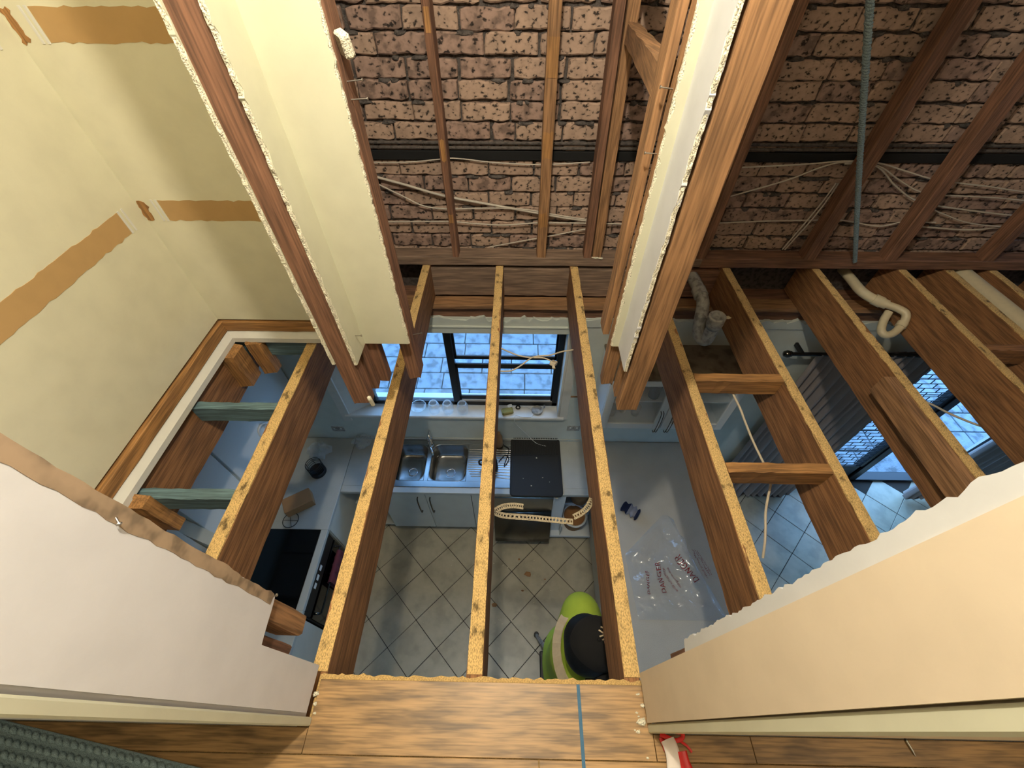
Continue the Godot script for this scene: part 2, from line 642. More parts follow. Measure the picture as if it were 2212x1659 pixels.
func upper_walls():
	# cream closet: left wall and back wall, their boards cut off above the missing floor
	var b := MB.new()
	b.span(-1.535, -1.435, 0.14, WY, -1.60, -0.12, 0.0)
	var wl := struct("wall_closet_left", b, M.cream, "cream painted wall on the left of the stripped closet")
	b = MB.new()
	b.span(-1.535, -0.627, 0.14, WY, -1.587, -1.487, 0.0)
	var wb := struct("wall_closet_back", b, M.cream, "cream painted wall at the back of the stripped closet")
	for y in [0.64, 1.175]:
		var q := MB.new()
		q.prism(frayed([Vector2(-1.345, y), Vector2(-0.63, y), Vector2(-0.63, y + 0.078), Vector2(-1.345, y + 0.078)], 0.003, 0.02, y, [0, 2]), plane_at(Vector3(0, 0, -1.487), Vector3.RIGHT, Vector3.UP), 0.0012)
		part("unpainted_band", q, M.bare_paper, wb)
		q = MB.new()
		q.prism(frayed([Vector2(0.13, y), Vector2(1.39, y), Vector2(1.39, y + 0.078), Vector2(0.13, y + 0.078)], 0.003, 0.02, y + 5.0, [0, 2]), plane_at(Vector3(-1.435, 0, 0), Vector3(0, 0, -1), Vector3.UP), 0.0012)
		part("unpainted_band", q, M.bare_paper, wl)
		q = MB.new()
		q.prism(frayed([Vector2(-1.43, y), Vector2(-1.405, y), Vector2(-1.400, y + 0.07), Vector2(-1.425, y + 0.075)], 0.006, 0.008, y + 9.0, [0, 1, 2, 3]), plane_at(Vector3(0, 0, -1.487), Vector3.RIGHT, Vector3.UP), 0.0016)
		part("torn_patch", q, M.pine1, wb)
		for x in [-1.372, -1.356]:
			q = MB.new()
			q.span(x, x + 0.008, y - 0.003, y + 0.08, -1.487, -1.4845, 0.0005)
			part("paint_ridge", q, M.white_trim, wb)
		for z in [-1.40, -1.42]:
			q = MB.new()
			q.span(-1.435, -1.4325, y - 0.003, y + 0.08, z, z + 0.008, 0.0005)
			part("paint_ridge", q, M.white_trim, wl)
	# bottom plates of the closet walls with a white strip below them
	b = MB.new()
	timber(b, Vector3(-1.46, 0.10, -0.20), Vector3(-1.46, 0.10, -1.52), 0.08, 0.058, Vector3.UP, 0.0012)
	solo("bottom_plate", b, M.pine2, "ochre timber plate along the foot of the closet's left wall", "timber", Vector3(-1.46, 0.07, -0.8))
	b = MB.new()
	timber(b, Vector3(-1.42, 0.10, -1.52), Vector3(-0.63, 0.10, -1.52), 0.08, 0.058, Vector3.UP, 0.0012)
	solo("bottom_plate", b, M.pine0, "ochre timber plate along the foot of the closet's back wall", "timber", Vector3(-1.0, 0.07, -1.52))
	b = MB.new()
	b.prism(frayed([Vector2(-1.50, 0.068), Vector2(-1.425, 0.068), Vector2(-1.40, 0.045), Vector2(-1.40, 0.018), Vector2(-1.50, 0.018)], 0, 1, 0, []), plane_at(Vector3(0, 0, -0.15), Vector3.RIGHT, Vector3.UP), -1.36)
	solo("white_strip", b, M.white_trim, "white strip under the ochre plate of the closet's left wall", "trim", Vector3(-1.45, 0.02, -0.8))
	b = MB.new()
	b.prism(frayed([Vector2(-1.55, 0.068), Vector2(-1.485, 0.068), Vector2(-1.457, 0.045), Vector2(-1.457, 0.018), Vector2(-1.55, 0.018)], 0, 1, 0, []), Transform3D(Basis(Vector3(0, 0, 1), Vector3.UP, Vector3(-1, 0, 0)), Vector3(-0.62, 0, 0)), 0.86)
	solo("white_strip", b, M.white_trim, "white strip under the ochre plate of the closet's back wall", "trim", Vector3(-1.0, 0.02, -1.5))
	# door wall the camera leans through: left reveal
	b = MB.new()
	b.span(-3.2, -0.552, 0.028, WY, -0.120, -0.004, 0.0)
	struct("wall_hall_left", b, M.lilac_wall, "hall wall on the left of the doorway")
	b = MB.new()
	b.prism(frayed([Vector2(0.030, 0.06), Vector2(0.134, 0.06), Vector2(0.134, 0.405), Vector2(0.226, 0.42), Vector2(0.230, WY), Vector2(0.030, WY)], 0.0016, 0.012, 3.0, [0, 2, 3]), plane_at(Vector3(-0.552, 0, 0), Vector3(0, 0, -1), Vector3.UP), 0.012)
	var t := thing("plasterboard", "pale lilac plasterboard on the left side of the doorway, lower corner cut out", "plasterboard", Vector3(-0.546, 0.06, -0.13))
	part("board", b, M.lilac_wall, t)
	b = MB.new()
	b.prism(frayed([Vector2(0.207, 0.43), Vector2(0.2285, 0.428), Vector2(0.2320, WY), Vector2(0.205, WY)], 0.002, 0.02, 8.0, [1, 3]), plane_at(Vector3(-0.5402, 0, 0), Vector3(0, 0, -1), Vector3.UP), 0.0012)
	part("torn_edge", b, M.torn_paper, t)
	b = MB.new()
	b.span(-0.546, -0.5335, 0.028, WY, -0.022, -0.003, 0.003)
	solo("corner_bead", b, M.cream_board, "cream timber bead up the left side of the doorway", "trim", Vector3(-0.54, 0.03, -0.012))
	# right reveal
	b = MB.new()
	b.span(0.377, 6.2, 0.028, WY, -0.120, -0.004, 0.0)
	struct("wall_hall_right", b, M.beige_wall, "hall wall on the right of the doorway")
	b = MB.new()
	b.prism(frayed([Vector2(0.024, 0.05), Vector2(0.131, 0.05), Vector2(0.131, WY), Vector2(0.024, WY)], 0.003, 0.012, 13.0, [0]), plane_at(Vector3(0.365, 0, 0), Vector3(0, 0, -1), Vector3.UP), -0.012)
	t = thing("plasterboard", "beige plasterboard on the right side of the doorway with two small punched holes", "plasterboard", Vector3(0.371, 0.05, -0.08))
	part("board", b, M.beige_wall, t)
	b = MB.new()
	b.prism(frayed([Vector2(0.131, 0.43), Vector2(0.153, 0.44), Vector2(0.152, WY), Vector2(0.131, WY)], 0.0025, 0.008, 23.0, [1]), plane_at(Vector3(0.369, 0, 0), Vector3(0, 0, -1), Vector3.UP), -0.012)
	part("torn_edge", b, M.cool_white_board, t)
	b = MB.new()
	b.span(0.358, 0.371, 0.028, WY, -0.022, -0.003, 0.003)
	solo("corner_bead", b, M.cream_board, "cream timber bead up the right side of the doorway", "trim", Vector3(0.365, 0.03, -0.012))
	# left stud wall with its nib: boards cut off at 0.42, studs at 0.20
	stud("cut_stud", Vector3(-0.583, 0.2, -0.9675), 0.068, 0.045, M.redwood1, "red brown stud facing the camera between torn boards, left of the inner doorway")
	board(Vector3(-0.627, 0, 0), Vector3(0, 0, -1), [Vector2(0.943, 0.42), Vector2(1.50, 0.42), Vector2(1.50, WY), Vector2(0.943, WY)], 0.012, [3], M.cream_board, "plasterboard whose torn edge runs up the left side of the red brown stud")
	board(Vector3(-0.551, 0, 0), Vector3(0, 0, -1), [Vector2(0.943, 0.42), Vector2(1.045, 0.42), Vector2(1.045, WY), Vector2(0.943, WY)], 0.012, [3], M.cream_board, "narrow cream plasterboard right of the red brown stud, running back to the corner")
	board(Vector3(0, 0, -1.057), Vector3.RIGHT, [Vector2(-0.551, 0.42), Vector2(-0.385, 0.42), Vector2(-0.385, WY), Vector2(-0.551, WY)], 0.012, [1], M.cream_board, "wide cream plasterboard on the nib left of the inner doorway")
	stud("cut_stud", Vector3(-0.574, 0.2, -1.037), 0.066, 0.040, M.redwood1, "second stud behind the left corner of the nib, broken end")
	stud("cut_stud", Vector3(-0.545, 0.2, -1.08), 0.08, 0.040, M.redwood1, "third stud behind the left nib, square end")
	stud("cut_stud", Vector3(-0.408, 0.2, -1.115), 0.046, 0.075, M.redwood1, "jamb stud on the left of the inner doorway with nails in its side")
	# right stud wall with its nib
	stud("cut_stud", Vector3(0.417, 0.2, -0.952), 0.075, 0.045, M.oldpine1, "broad brown stud right of the inner doorway with a knot at its cut end")
	board(Vector3(0.371, 0, 0), Vector3(0, 0, -1), [Vector2(0.930, 0.42), Vector2(1.045, 0.42), Vector2(1.045, WY), Vector2(0.930, WY)], -0.012, [3], M.cool_white_board, "narrow plasterboard left of the broad brown stud, whitened for the cool light on it")
	board(Vector3(0, 0, -1.057), Vector3.RIGHT, [Vector2(0.336, 0.42), Vector2(0.383, 0.42), Vector2(0.383, WY), Vector2(0.336, WY)], 0.012, [3], M.cream_board, "yellow cream plasterboard strip on the right nib of the inner doorway")
	stud("cut_stud", Vector3(0.358, 0.2, -1.080), 0.046, 0.045, M.oldpine1, "stud behind the right nib with a nail in it")
	stud("cut_stud", Vector3(0.392, 0.2, -1.020), 0.024, 0.05, M.oldpine1, "thin packing stud between the right nib and the broad stud")
	stud("cut_stud", Vector3(0.323, 0.42, -1.14), 0.024, 0.07, M.oldpine1, "split jamb lining at the right of the inner doorway")
	# studs behind the hall boards, cut off at the same height
	stud("cut_stud", Vector3(-0.588, 0.2, -0.205), 0.07, 0.045, M.oldpine1, "cut stud poking out below the left hall plasterboard")
	stud("cut_stud", Vector3(0.412, 0.25, -0.136), 0.06, 0.03, M.redwood1, "splintered stud end behind the right hall plasterboard")
	b = MB.new()
	timber(b, Vector3(-0.60, 0.21, -0.145), Vector3(-0.60, 0.9, -0.145), 0.07, 0.03, Vector3(0, 0, 1), 0.002)
	solo("cut_stud", b, M.redwood1, "thin cut timber just behind the lower edge of the left hall board", "timber", Vector3(-0.60, 0.21, -0.145))


func stud(called: String, foot: Vector3, w: float, d: float, m: Material, label: String):
	var b := MB.new()
	timber(b, foot, Vector3(foot.x, WY, foot.z), w, d, Vector3(0, 0, 1), 0.0016, 26, foot.x * 10.0, 0.003, 0.007)
	solo(called, b, m, label, "timber", foot)


func board(o: Vector3, ax: Vector3, pts: Array, thick: float, frays: Array, m: Material, label: String):
	var b := MB.new()
	b.prism(frayed(pts, 0.004, 0.012, o.x * 3.0 + o.z, frays), plane_at(o, ax, Vector3.UP), thick)
	var t := thing("plasterboard", label, "plasterboard", o + ax * pts[0].x + Vector3.UP * pts[0].y)
	part("board", b, m, t)
	for i in frays:
		# the crumbling gypsum core along the torn edge
		var a: Vector2 = pts[i]
		var c: Vector2 = pts[(i + 1) % pts.size()]
		var g := MB.new()
		var nrm := ax.cross(Vector3.UP) * signf(thick)
		var k := int(a.distance_to(c) / 0.012)
		var rings := []
		var out2 := (c - a).orthogonal().normalized()
		for s in k + 1:
			var q := a.lerp(c, float(s) / k)
			var w := 0.004 + 0.003 * jit.get_noise_2d(s * 90.0, o.x * 900.0)
			var ring := PackedVector3Array()
			for p in [[-0.004, 0.0006], [w, 0.002], [w * (1.0 + 0.6 * jit.get_noise_2d(s * 170.0, 40.0)), absf(thick) * 0.5], [w, absf(thick) - 0.002], [-0.004, absf(thick) - 0.0006]]:
				var q2: Vector2 = q + out2 * p[0]
				ring.append(o + ax * q2.x + Vector3.UP * q2.y + nrm * p[1])
			rings.append(ring)
		g.loft(rings)
		part("gypsum_edge", g, M.gypsum, t)


# ---------------------------------------------------------------- timber frame against the brick wall
func wall_frame():
	var b := MB.new()
	timber(b, Vector3(-2.4, 0.028, -2.215), Vector3(1.10, 0.028, -2.215), 0.10, 0.055, Vector3.UP, 0.002, 30)
	solo("frame_plate", b, M.greywood0, "bottom plate of the wall frame in the lit middle of the brick wall", "timber", Vector3(0, 0.0, -2.215))
	b = MB.new()
	timber(b, Vector3(1.10, 0.028, -2.215), Vector3(5.2, 0.028, -2.215), 0.10, 0.06, Vector3.UP, 0.002, 30, 4.0)
	solo("frame_plate", b, M.redwood0, "bottom plate of the wall frame in the dark right part", "timber", Vector3(3, 0.0, -2.215))
	var list := [
		[-0.372, -0.375, 0.036, "leaning frame stud with a pale scar, left of the two before the bricks"],
		[0.139, 0.136, 0.054, "upright frame stud before the bricks, right of the two in the middle"],
		[0.415, 0.388, 0.042, "dark red frame stud of the doubled pair near the right nib"],
		[0.470, 0.440, 0.050, "lighter brown frame stud of the doubled pair near the right nib"],
		[1.095, 1.09, 0.045, "dark frame stud just right of the broad brown stud"],
		[1.73, 1.735, 0.070, "thick post crossing the dark brick wall beside the hanging rope"],
		[2.21, 2.15, 0.070, "second thick post in the darkest corner of the brick wall"],
		[2.78, 2.78, 0.06, "third post in the dark at the right edge"],
		[-0.84, -0.84, 0.05, "frame stud hidden at the left of the bricks"]]
	var mats := [M.redwood1, M.oldpine1, M.redwood1, M.oldpine1, M.redwood1, M.redwood1, M.redwood1, M.redwood1, M.redwood1]
	for i in list.size():
		var s = list[i]
		b = MB.new()
		timber(b, Vector3(s[0], 0.055, -2.205), Vector3(s[1] + (s[1] - s[0]) * 1.0, WY, -2.205), s[2], 0.075, Vector3(0, 0, 1), 0.002, 24, i * 3.0)
		var fs := thing("frame_stud", s[3], "timber", Vector3(s[0], 0.055, -2.205))
		part("beam", b, mats[i], fs)
		if i < 2:
			for y in ([[1.09, 1.17], [0.60, 0.69], [0.27, 0.32]] if i == 0 else [[0.94, 1.08], [0.61, 0.73], [0.25, 0.33]]):
				var q := MB.new()
				var xx: float = lerpf(s[0], s[1] + (s[1] - s[0]), ((y[0] + y[1]) * 0.5 - 0.055) / (WY - 0.055))
				var hw: float = s[2] * (0.30 if i == 0 else 0.44)
				q.prism(frayed([Vector2(xx - hw, y[0]), Vector2(xx + hw, y[0]), Vector2(xx + hw, y[1]), Vector2(xx - hw, y[1])], 0.006, 0.008, y[0] * 9.0, [0, 2]), plane_at(Vector3(0, 0, -2.168), Vector3.RIGHT, Vector3.UP), 0.002)
				part("pale_patch", q, M.pine1, fs, "pale unweathered patch")
	b = MB.new()
	timber(b, Vector3(0.335, 1.17, -1.16), Vector3(0.45, 1.09, -2.16), 0.045, 0.07, Vector3.UP, 0.002, 12, 9.0)
	solo("brace", b, M.oldpine2, "short brace running back from the right nib to the doubled studs", "timber", Vector3(0.40, 1.1, -1.6))
	b = MB.new()
	timber(b, Vector3(0.36, 1.34, -1.16), Vector3(0.47, 1.30, -2.16), 0.045, 0.09, Vector3.UP, 0.002, 12, 11.0)
	solo("brace", b, M.oldpine2, "upper brace above the short brace by the right nib", "timber", Vector3(0.40, 1.3, -1.6))


# ---------------------------------------------------------------- floor joists
func joists():
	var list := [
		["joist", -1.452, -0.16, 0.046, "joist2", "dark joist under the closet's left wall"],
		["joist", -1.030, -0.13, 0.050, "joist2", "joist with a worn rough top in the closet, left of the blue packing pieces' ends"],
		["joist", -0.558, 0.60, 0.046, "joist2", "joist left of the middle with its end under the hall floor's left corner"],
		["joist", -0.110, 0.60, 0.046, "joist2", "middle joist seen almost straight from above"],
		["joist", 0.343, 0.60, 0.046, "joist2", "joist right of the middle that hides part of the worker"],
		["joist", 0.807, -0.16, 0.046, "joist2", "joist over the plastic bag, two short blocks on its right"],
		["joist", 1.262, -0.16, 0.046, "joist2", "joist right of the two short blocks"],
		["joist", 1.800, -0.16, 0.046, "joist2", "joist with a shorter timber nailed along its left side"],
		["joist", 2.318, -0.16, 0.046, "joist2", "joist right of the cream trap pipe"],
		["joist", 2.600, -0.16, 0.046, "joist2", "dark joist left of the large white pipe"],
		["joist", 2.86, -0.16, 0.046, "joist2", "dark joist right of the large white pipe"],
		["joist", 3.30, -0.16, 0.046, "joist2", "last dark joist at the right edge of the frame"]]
	for i in list.size():
		var s = list[i]
		var t := thing(s[0], s[5], "joist", Vector3(s[1], -JOIST_D, -1.0))
		var b := MB.new()
		timber(b, Vector3(s[1], -JOIST_D * 0.5 - 0.001, s[2]), Vector3(s[1], -JOIST_D * 0.5 - 0.001, -2.28), s[3], JOIST_D - 0.002, Vector3.UP, 0.0022, 40, i * 7.0, 0.003)
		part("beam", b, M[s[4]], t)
		# what is left of the chipboard and glue on the top edge
		b = MB.new()
		var rings := []
		var z0: float = minf(s[2], -0.125)
		var k := 90
		for e in k + 1:
			var z := lerpf(z0, -2.16, float(e) / k)
			var ring := PackedVector3Array()
			var w0: float = s[3] * 0.5 * (1.0 + 0.06 * jit.get_noise_2d(z * 700.0, i * 300.0))
			var w1: float = s[3] * 0.5 * (1.0 + 0.06 * jit.get_noise_2d(z * 700.0, i * 300.0 + 99.0))
			var h := 0.0015 + 0.0025 * jit.get_noise_2d(z * 1500.0, i * 170.0 + 40.0)
			ring.append(Vector3(s[1] - w0 + 0.001, -0.006, z))
			ring.append(Vector3(s[1] + w1 - 0.001, -0.006, z))
			ring.append(Vector3(s[1] + w1 - 0.001, -0.001 + h * 0.4, z))
			ring.append(Vector3(s[1] + w1 * 0.3, h + 0.0012 * jit.get_noise_2d(z * 5000.0, i * 31.0), z))
			ring.append(Vector3(s[1] - w0 * 0.4, h + 0.0012 * jit.get_noise_2d(z * 5300.0, i * 57.0), z))
			ring.append(Vector3(s[1] - w0 + 0.001, -0.001 + h * 0.4, z))
			rings.append(ring)
		b.loft(rings)
		part("glue_residue", b, M.joist_top, t)
	# rim boards closing the bays against the wall
	var rims := [[-0.535, -0.133, "lit rim board between the joist left of the middle and the middle joist"], [-0.087, 0.320, "lit rim board between the middle joist and the one on its right"], [0.366, 0.784, "rim board behind the grey waste pipe"], [0.83, 1.239, "dark red rim board above the short blocks"]]
	for r in rims:
		var q := MB.new()
		timber(q, Vector3(r[0], -0.128, -2.19), Vector3(r[1], -0.128, -2.19), 0.04, 0.20, Vector3.UP, 0.0015, 8, r[0])
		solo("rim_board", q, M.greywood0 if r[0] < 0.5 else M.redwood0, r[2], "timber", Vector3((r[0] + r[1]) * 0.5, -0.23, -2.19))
	# short blocks between joists
	for r in [[-1.429, -1.055, -1.078, 0.038, "bluewood0", "blue stained packing piece in the middle of the closet floor"], [-1.429, -1.055, -0.663, 0.042, "bluewood0", "blue stained packing piece nearest the camera in the closet floor"], [-1.429, -1.05, -1.50, 0.04, "bluewood0", "blue stained packing piece furthest back in the closet floor"], [0.832, 1.238, -1.28, 0.048, "pine0", "short block between two joists, further from the camera"], [0.832, 1.238, -0.808, 0.044, "pine0", "short block between two joists, nearer to the camera with a flex behind"], [2.34, 2.577, -1.50, 0.045, "joist0", "short block between dark joists near the right edge"]]:
		var q2 := MB.new()
		timber(q2, Vector3(r[0], -0.048, r[2]), Vector3(r[1], -0.048, r[2]), r[3], 0.094, Vector3.UP, 0.002, 12, r[2] * 9.0)
		solo("block", q2, M[r[4]], r[5], "timber", Vector3((r[0] + r[1]) * 0.5, -0.095, r[2]))
	var q3 := MB.new()
	timber(q3, Vector3(1.746, -0.052, -0.16), Vector3(1.746, -0.052, -1.295), 0.060, 0.10, Vector3.UP, 0.0015, 20, 77.0)
	solo("sister_timber", q3, M.oldpine2, "lighter timber nailed along the left side of a right hand joist", "timber", Vector3(1.746, -0.10, -0.7))
	# stubs of posts under the closet plates
	for r in [[Vector3(-1.405, -0.19, -1.395), 0.085, 0.10, "left of the two cut posts under the closet corner"], [Vector3(-1.31, -0.19, -1.47), 0.075, 0.06, "right of the two cut posts under the closet corner"], [Vector3(-1.385, -0.19, -0.62), 0.08, 0.05, "cut post under the near end of the closet's left plate"]]:
		var q4 := MB.new()
		timber(q4, r[0], Vector3(r[0].x, 0.018, r[0].z), r[1], r[2], Vector3(0, 0, 1), 0.002, 8, r[0].z, 0.003, 0.008)
		solo("post_stub", q4, M.pine1, r[3], "timber", r[0])


# ---------------------------------------------------------------- hall floor
func hall():
	var b := MB.new()
	b.span(-3.2, 6.2, 0.0, 0.019, -0.002, 2.0, 0.0)
	b.prism(frayed([Vector2(-0.545, 0.002), Vector2(0.372, 0.002), Vector2(0.372, -0.116), Vector2(-0.545, -0.116)], 0.003, 0.01, 5.0, [2]), Transform3D(Basis(Vector3.RIGHT, Vector3(0, 0, 1), Vector3.DOWN), Vector3(0, 0.019, 0)), 0.019)
	var f := struct("floor", b, M.chipboard, "chipboard subfloor of the hall ending in a rough sawn edge")
	var rows := 6
	for r in rows:
		var z0 := -0.105 + r * 0.158
		var x := -1.9 - 0.43 * (r % 3)
		if r == 0:
			# the short run inside the doorway
			for s in [[-0.537, 0.3685]]:
				var q := MB.new()
				q.span(s[0], s[1], 0.0192, 0.028, z0, z0 + 0.156, 0.0008)
				part("plank", q, M.laminate_floor, f)
			for s in [[-2.0, -0.5385], [0.37, 0.62], [0.6215, 1.9]]:
				var q := MB.new()
				q.span(s[0], s[1], 0.0192, 0.028, -0.001, z0 + 0.156, 0.0008)
				part("plank", q, M.laminate_floor, f)
			continue
		while x < 3.2:
			var q := MB.new()
			q.span(x, x + 1.198, 0.0192, 0.028, z0, z0 + 0.1565, 0.0008)
			part("plank", q, M.laminate_floor, f)
			x += 1.2


# ---------------------------------------------------------------- kitchen below: floor, walls, opening
func kitchen_shell():
	var b := MB.new()
	b.span(-3.2, 6.2, -3.0, FLOOR_Y - 0.004, -2.3, 2.0, 0.0)
	var f := struct("floor_kitchen", b, M.grout, "tiled kitchen floor laid on the diagonal")
	var q := MB.new()
	q.obox(Transform3D(Basis(Vector3.UP, PI / 4), Vector3.ZERO), Vector3(0.2985, 0.012, 0.2985), 0.002)
	var tm := q.mesh()
	var n := 0
	for i in range(-9, 23):
		for j in range(-6, 8):
			if posmod(i + j, 2) == 0:
				continue
			var p := Vector3(0.193 + i * 0.2142, FLOOR_Y - 0.006, -0.971 + j * 0.2142)
			if p.z < -2.25 or p.x < -1.75:
				continue
			var o := MeshInstance3D.new()
			o.mesh = tm
			o.material_override = M.tile
			o.name = "tile"
			f.add_child(o, true)
			o.position = p + Vector3(rng.randf_range(-0.001, 0.001), rng.randf_range(-0.0007, 0.0007), 0)
			n += 1
	# ceiling left over the part of the kitchen under the hall
	b = MB.new()
	b.span(-3.2, 6.2, -0.252, -0.241, -0.10, 2.0, 0.0)
	struct("ceiling_kitchen", b, M.white_trim, "plaster ceiling of the kitchen under the hall")
	# back wall of the kitchen round the window and the door
	b = MB.new()
	for s in [[-3.2, -1.46, -2.76, -0.27], [-1.46, 0.375, -2.76, -1.47], [-1.46, 0.375, -0.49, -0.36], [0.375, 2.90, -2.76, -0.36], [2.90, 4.75, -0.62, -0.36], [4.75, 6.2, -2.76, -0.27]]:
		b.span(s[0], s[1], s[2], s[3], -2.35, -2.10, 0.0)
	struct("wall_kitchen_back", b, M.kitchen_wall, "pale painted back wall of the kitchen")
	b = MB.new()
	b.span(-3.2, 6.2, -0.36, -0.27, -2.34, -2.112, 0.0)
	struct("wall_kitchen_top", b, M.redwood0, "bare strip at the top of the kitchen wall where plaster came off")
	b = MB.new()
	timber(b, Vector3(-2.0, -0.256, -2.13), Vector3(3.4, -0.256, -2.13), 0.10, 0.03, Vector3.UP, 0.002, 30)
	solo("wall_plate", b, M.oldpine0, "flat timber plate on top of the kitchen wall under the rim boards", "timber", Vector3(0, -0.27, -2.13))
	# paved yard outside
	b = MB.new()
	b.span(-9, 12, -3.3, -2.95, -9.0, -2.35, 0.0)
	var g := struct("ground", b, M.grout, "paved yard outside the window")
	var z := -2.40
	var row := 0
	while z > -7.5:
		var x := -5.2 - rng.randf() * 0.4
		while x < 8.0:
			var l := rng.randf_range(0.35, 0.75)
			var s2 := MB.new()
			s2.span(x + 0.006, x + l - 0.006, -2.96, -2.925 + rng.randf() * 0.008, z - 0.29, z - 0.006, 0.006)
			part("paving_stone", s2, M.paving, g)
			x += l
		z -= 0.30
		row += 1


# ---------------------------------------------------------------- kitchen furniture
func rrect(hx: float, hy: float, r: float, k := 5) -> PackedVector2Array:
	var out := PackedVector2Array()
	for c in [[hx - r, hy - r, 0.0], [-hx + r, hy - r, 0.5], [-hx + r, -hy + r, 1.0], [hx - r, -hy + r, 1.5]]:
		for i in k + 1:
			var a: float = PI * (c[2] + 0.5 * i / k)
			out.append(Vector2(c[0] + cos(a) * r, c[1] + sin(a) * r))
	return out


func ring_y(poly: PackedVector2Array, c: Vector3, s := 1.0) -> PackedVector3Array:
	var out := PackedVector3Array()
	for p in poly:
		out.append(c + Vector3(p.x * s, 0, p.y * s))
	return out


func kitchen_mats():
	mat("benchtop", Color(0.74, 0.75, 0.72), 0.45, T.plaster, Vector3(1.4, 1.4, 1.4), 0.0, null, T.fine, Vector3(3, 3, 3))
	mat("peninsula_top", Color(0.80, 0.79, 0.75), 0.5, T.plaster, Vector3(1.0, 1.0, 1.0), 0.0, null, T.fine, Vector3(3, 3, 3))
	mat("cabinet_white", Color(0.78, 0.78, 0.73), 0.45, T.plaster, Vector3(0.8, 0.8, 0.8))
	mat("cabinet_bright", Color(0.86, 0.88, 0.88), 0.45)
	mat("black_gloss", Color(0.012, 0.012, 0.014), 0.08)
	mat("black_plastic", Color(0.035, 0.036, 0.038), 0.5)
	mat("dark_rubber", Color(0.135, 0.14, 0.14), 0.75, T.fine, Vector3(4, 4, 4))
	mat("navy", Color(0.05, 0.07, 0.14), 0.7)
	mat("cardboard", Color(0.62, 0.46, 0.30), 0.85, T.plaster, Vector3(3, 3, 3))
	mat("pink_towel", Color(0.42, 0.19, 0.23), 0.95, T.speck, Vector3(9, 9, 9))
	mat("curtain", Color(0.58, 0.54, 0.52), 0.9, T.plaster, Vector3(3, 1.0, 3))
	mat("pvc_grey", Color(0.66, 0.65, 0.62), 0.45, T.blotch, Vector3(5, 5, 5))
	mat("pvc_cream", Color(0.82, 0.77, 0.64), 0.45, T.plaster, Vector3(6, 6, 6))
	mat("flex_white", Color(0.80, 0.74, 0.64), 0.5)
	mat("cable_grey", Color(0.74, 0.70, 0.64), 0.6)
	mat("rope", Color(0.60, 0.69, 0.71), 0.9, T.speck, Vector3(12, 12, 12))
	mat("sponge", Color(0.62, 0.56, 0.30), 0.95, T.speck, Vector3(12, 12, 12))
	mat("strap_metal", Color(0.72, 0.66, 0.54), 0.6, T.speck, Vector3(6, 6, 6))
	mat("hat", Color(0.085, 0.082, 0.085), 0.95, T.fine, Vector3(8, 8, 8))
	mat("skin", Color(0.72, 0.50, 0.40), 0.6)
	mat("hi_vis", Color(0.62, 0.72, 0.24), 0.85, T.plaster, Vector3(5, 5, 5))
	mat("reflective", Color(0.88, 0.80, 0.66), 0.5, T.plaster, Vector3(9, 9, 9))
	mat("trousers", Color(0.07, 0.08, 0.11), 0.9)
	mat("sock_navy", Color(0.10, 0.14, 0.26), 0.95, T.speck, Vector3(20, 20, 20))
	mat("sock_grey", Color(0.60, 0.61, 0.66), 0.95, T.speck, Vector3(30, 30, 30))
	mat("red_print", Color(0.55, 0.10, 0.12), 0.7)
	mat("tape_blue", Color(0.22, 0.40, 0.52), 0.7, T.fine, Vector3(6, 6, 6))
	mat("ribbon_red", Color(0.80, 0.10, 0.08), 0.4)
	mat("ribbon_white", Color(0.85, 0.80, 0.76), 0.4)
	mat("nail_steel", Color(0.7, 0.68, 0.64), 0.4)
	M.nail_steel.metallic = 1.0
	mat("steel", Color(0.66, 0.66, 0.65), 0.26, T.fine, Vector3(1.5, 20, 20))
	M.steel.metallic = 1.0
	mat("steel_dark", Color(0.36, 0.35, 0.33), 0.22)
	M.steel_dark.metallic = 1.0
	mat("chrome", Color(0.85, 0.86, 0.88), 0.08)
	M.chrome.metallic = 1.0
	mat("black_metal", Color(0.02, 0.02, 0.024), 0.4)
	var g := StandardMaterial3D.new()
	g.resource_name = "pane"
	g.albedo_color = Color(0.92, 0.97, 0.96, 0.10)
	g.transparency = BaseMaterial3D.TRANSPARENCY_ALPHA
	g.roughness = 0.03
	M.pane = g
	var g2 := StandardMaterial3D.new()
	g2.resource_name = "jar_glass"
	g2.albedo_color = Color(0.95, 0.98, 0.99, 0.12)
	g2.transparency = BaseMaterial3D.TRANSPARENCY_ALPHA
	g2.roughness = 0.03
	M.jar_glass = g2
	var g3 := StandardMaterial3D.new()
	g3.resource_name = "clear_film"
	g3.albedo_color = Color(0.86, 0.90, 0.93, 0.22)
	g3.transparency = BaseMaterial3D.TRANSPARENCY_ALPHA
	g3.roughness = 0.10
	M.clear_film = g3


func bow_handle(b: MB, x: float, y0: float, y1: float, z: float, r := 0.006, out := 0.03):
	b.tube(curve([Vector3(x, y0, z), Vector3(x, y0 - 0.012, z + out * 0.8), Vector3(x, (y0 + y1) * 0.5, z + out * 1.1), Vector3(x, y1 + 0.012, z + out * 0.8), Vector3(x, y1, z)], 5), r, 8)


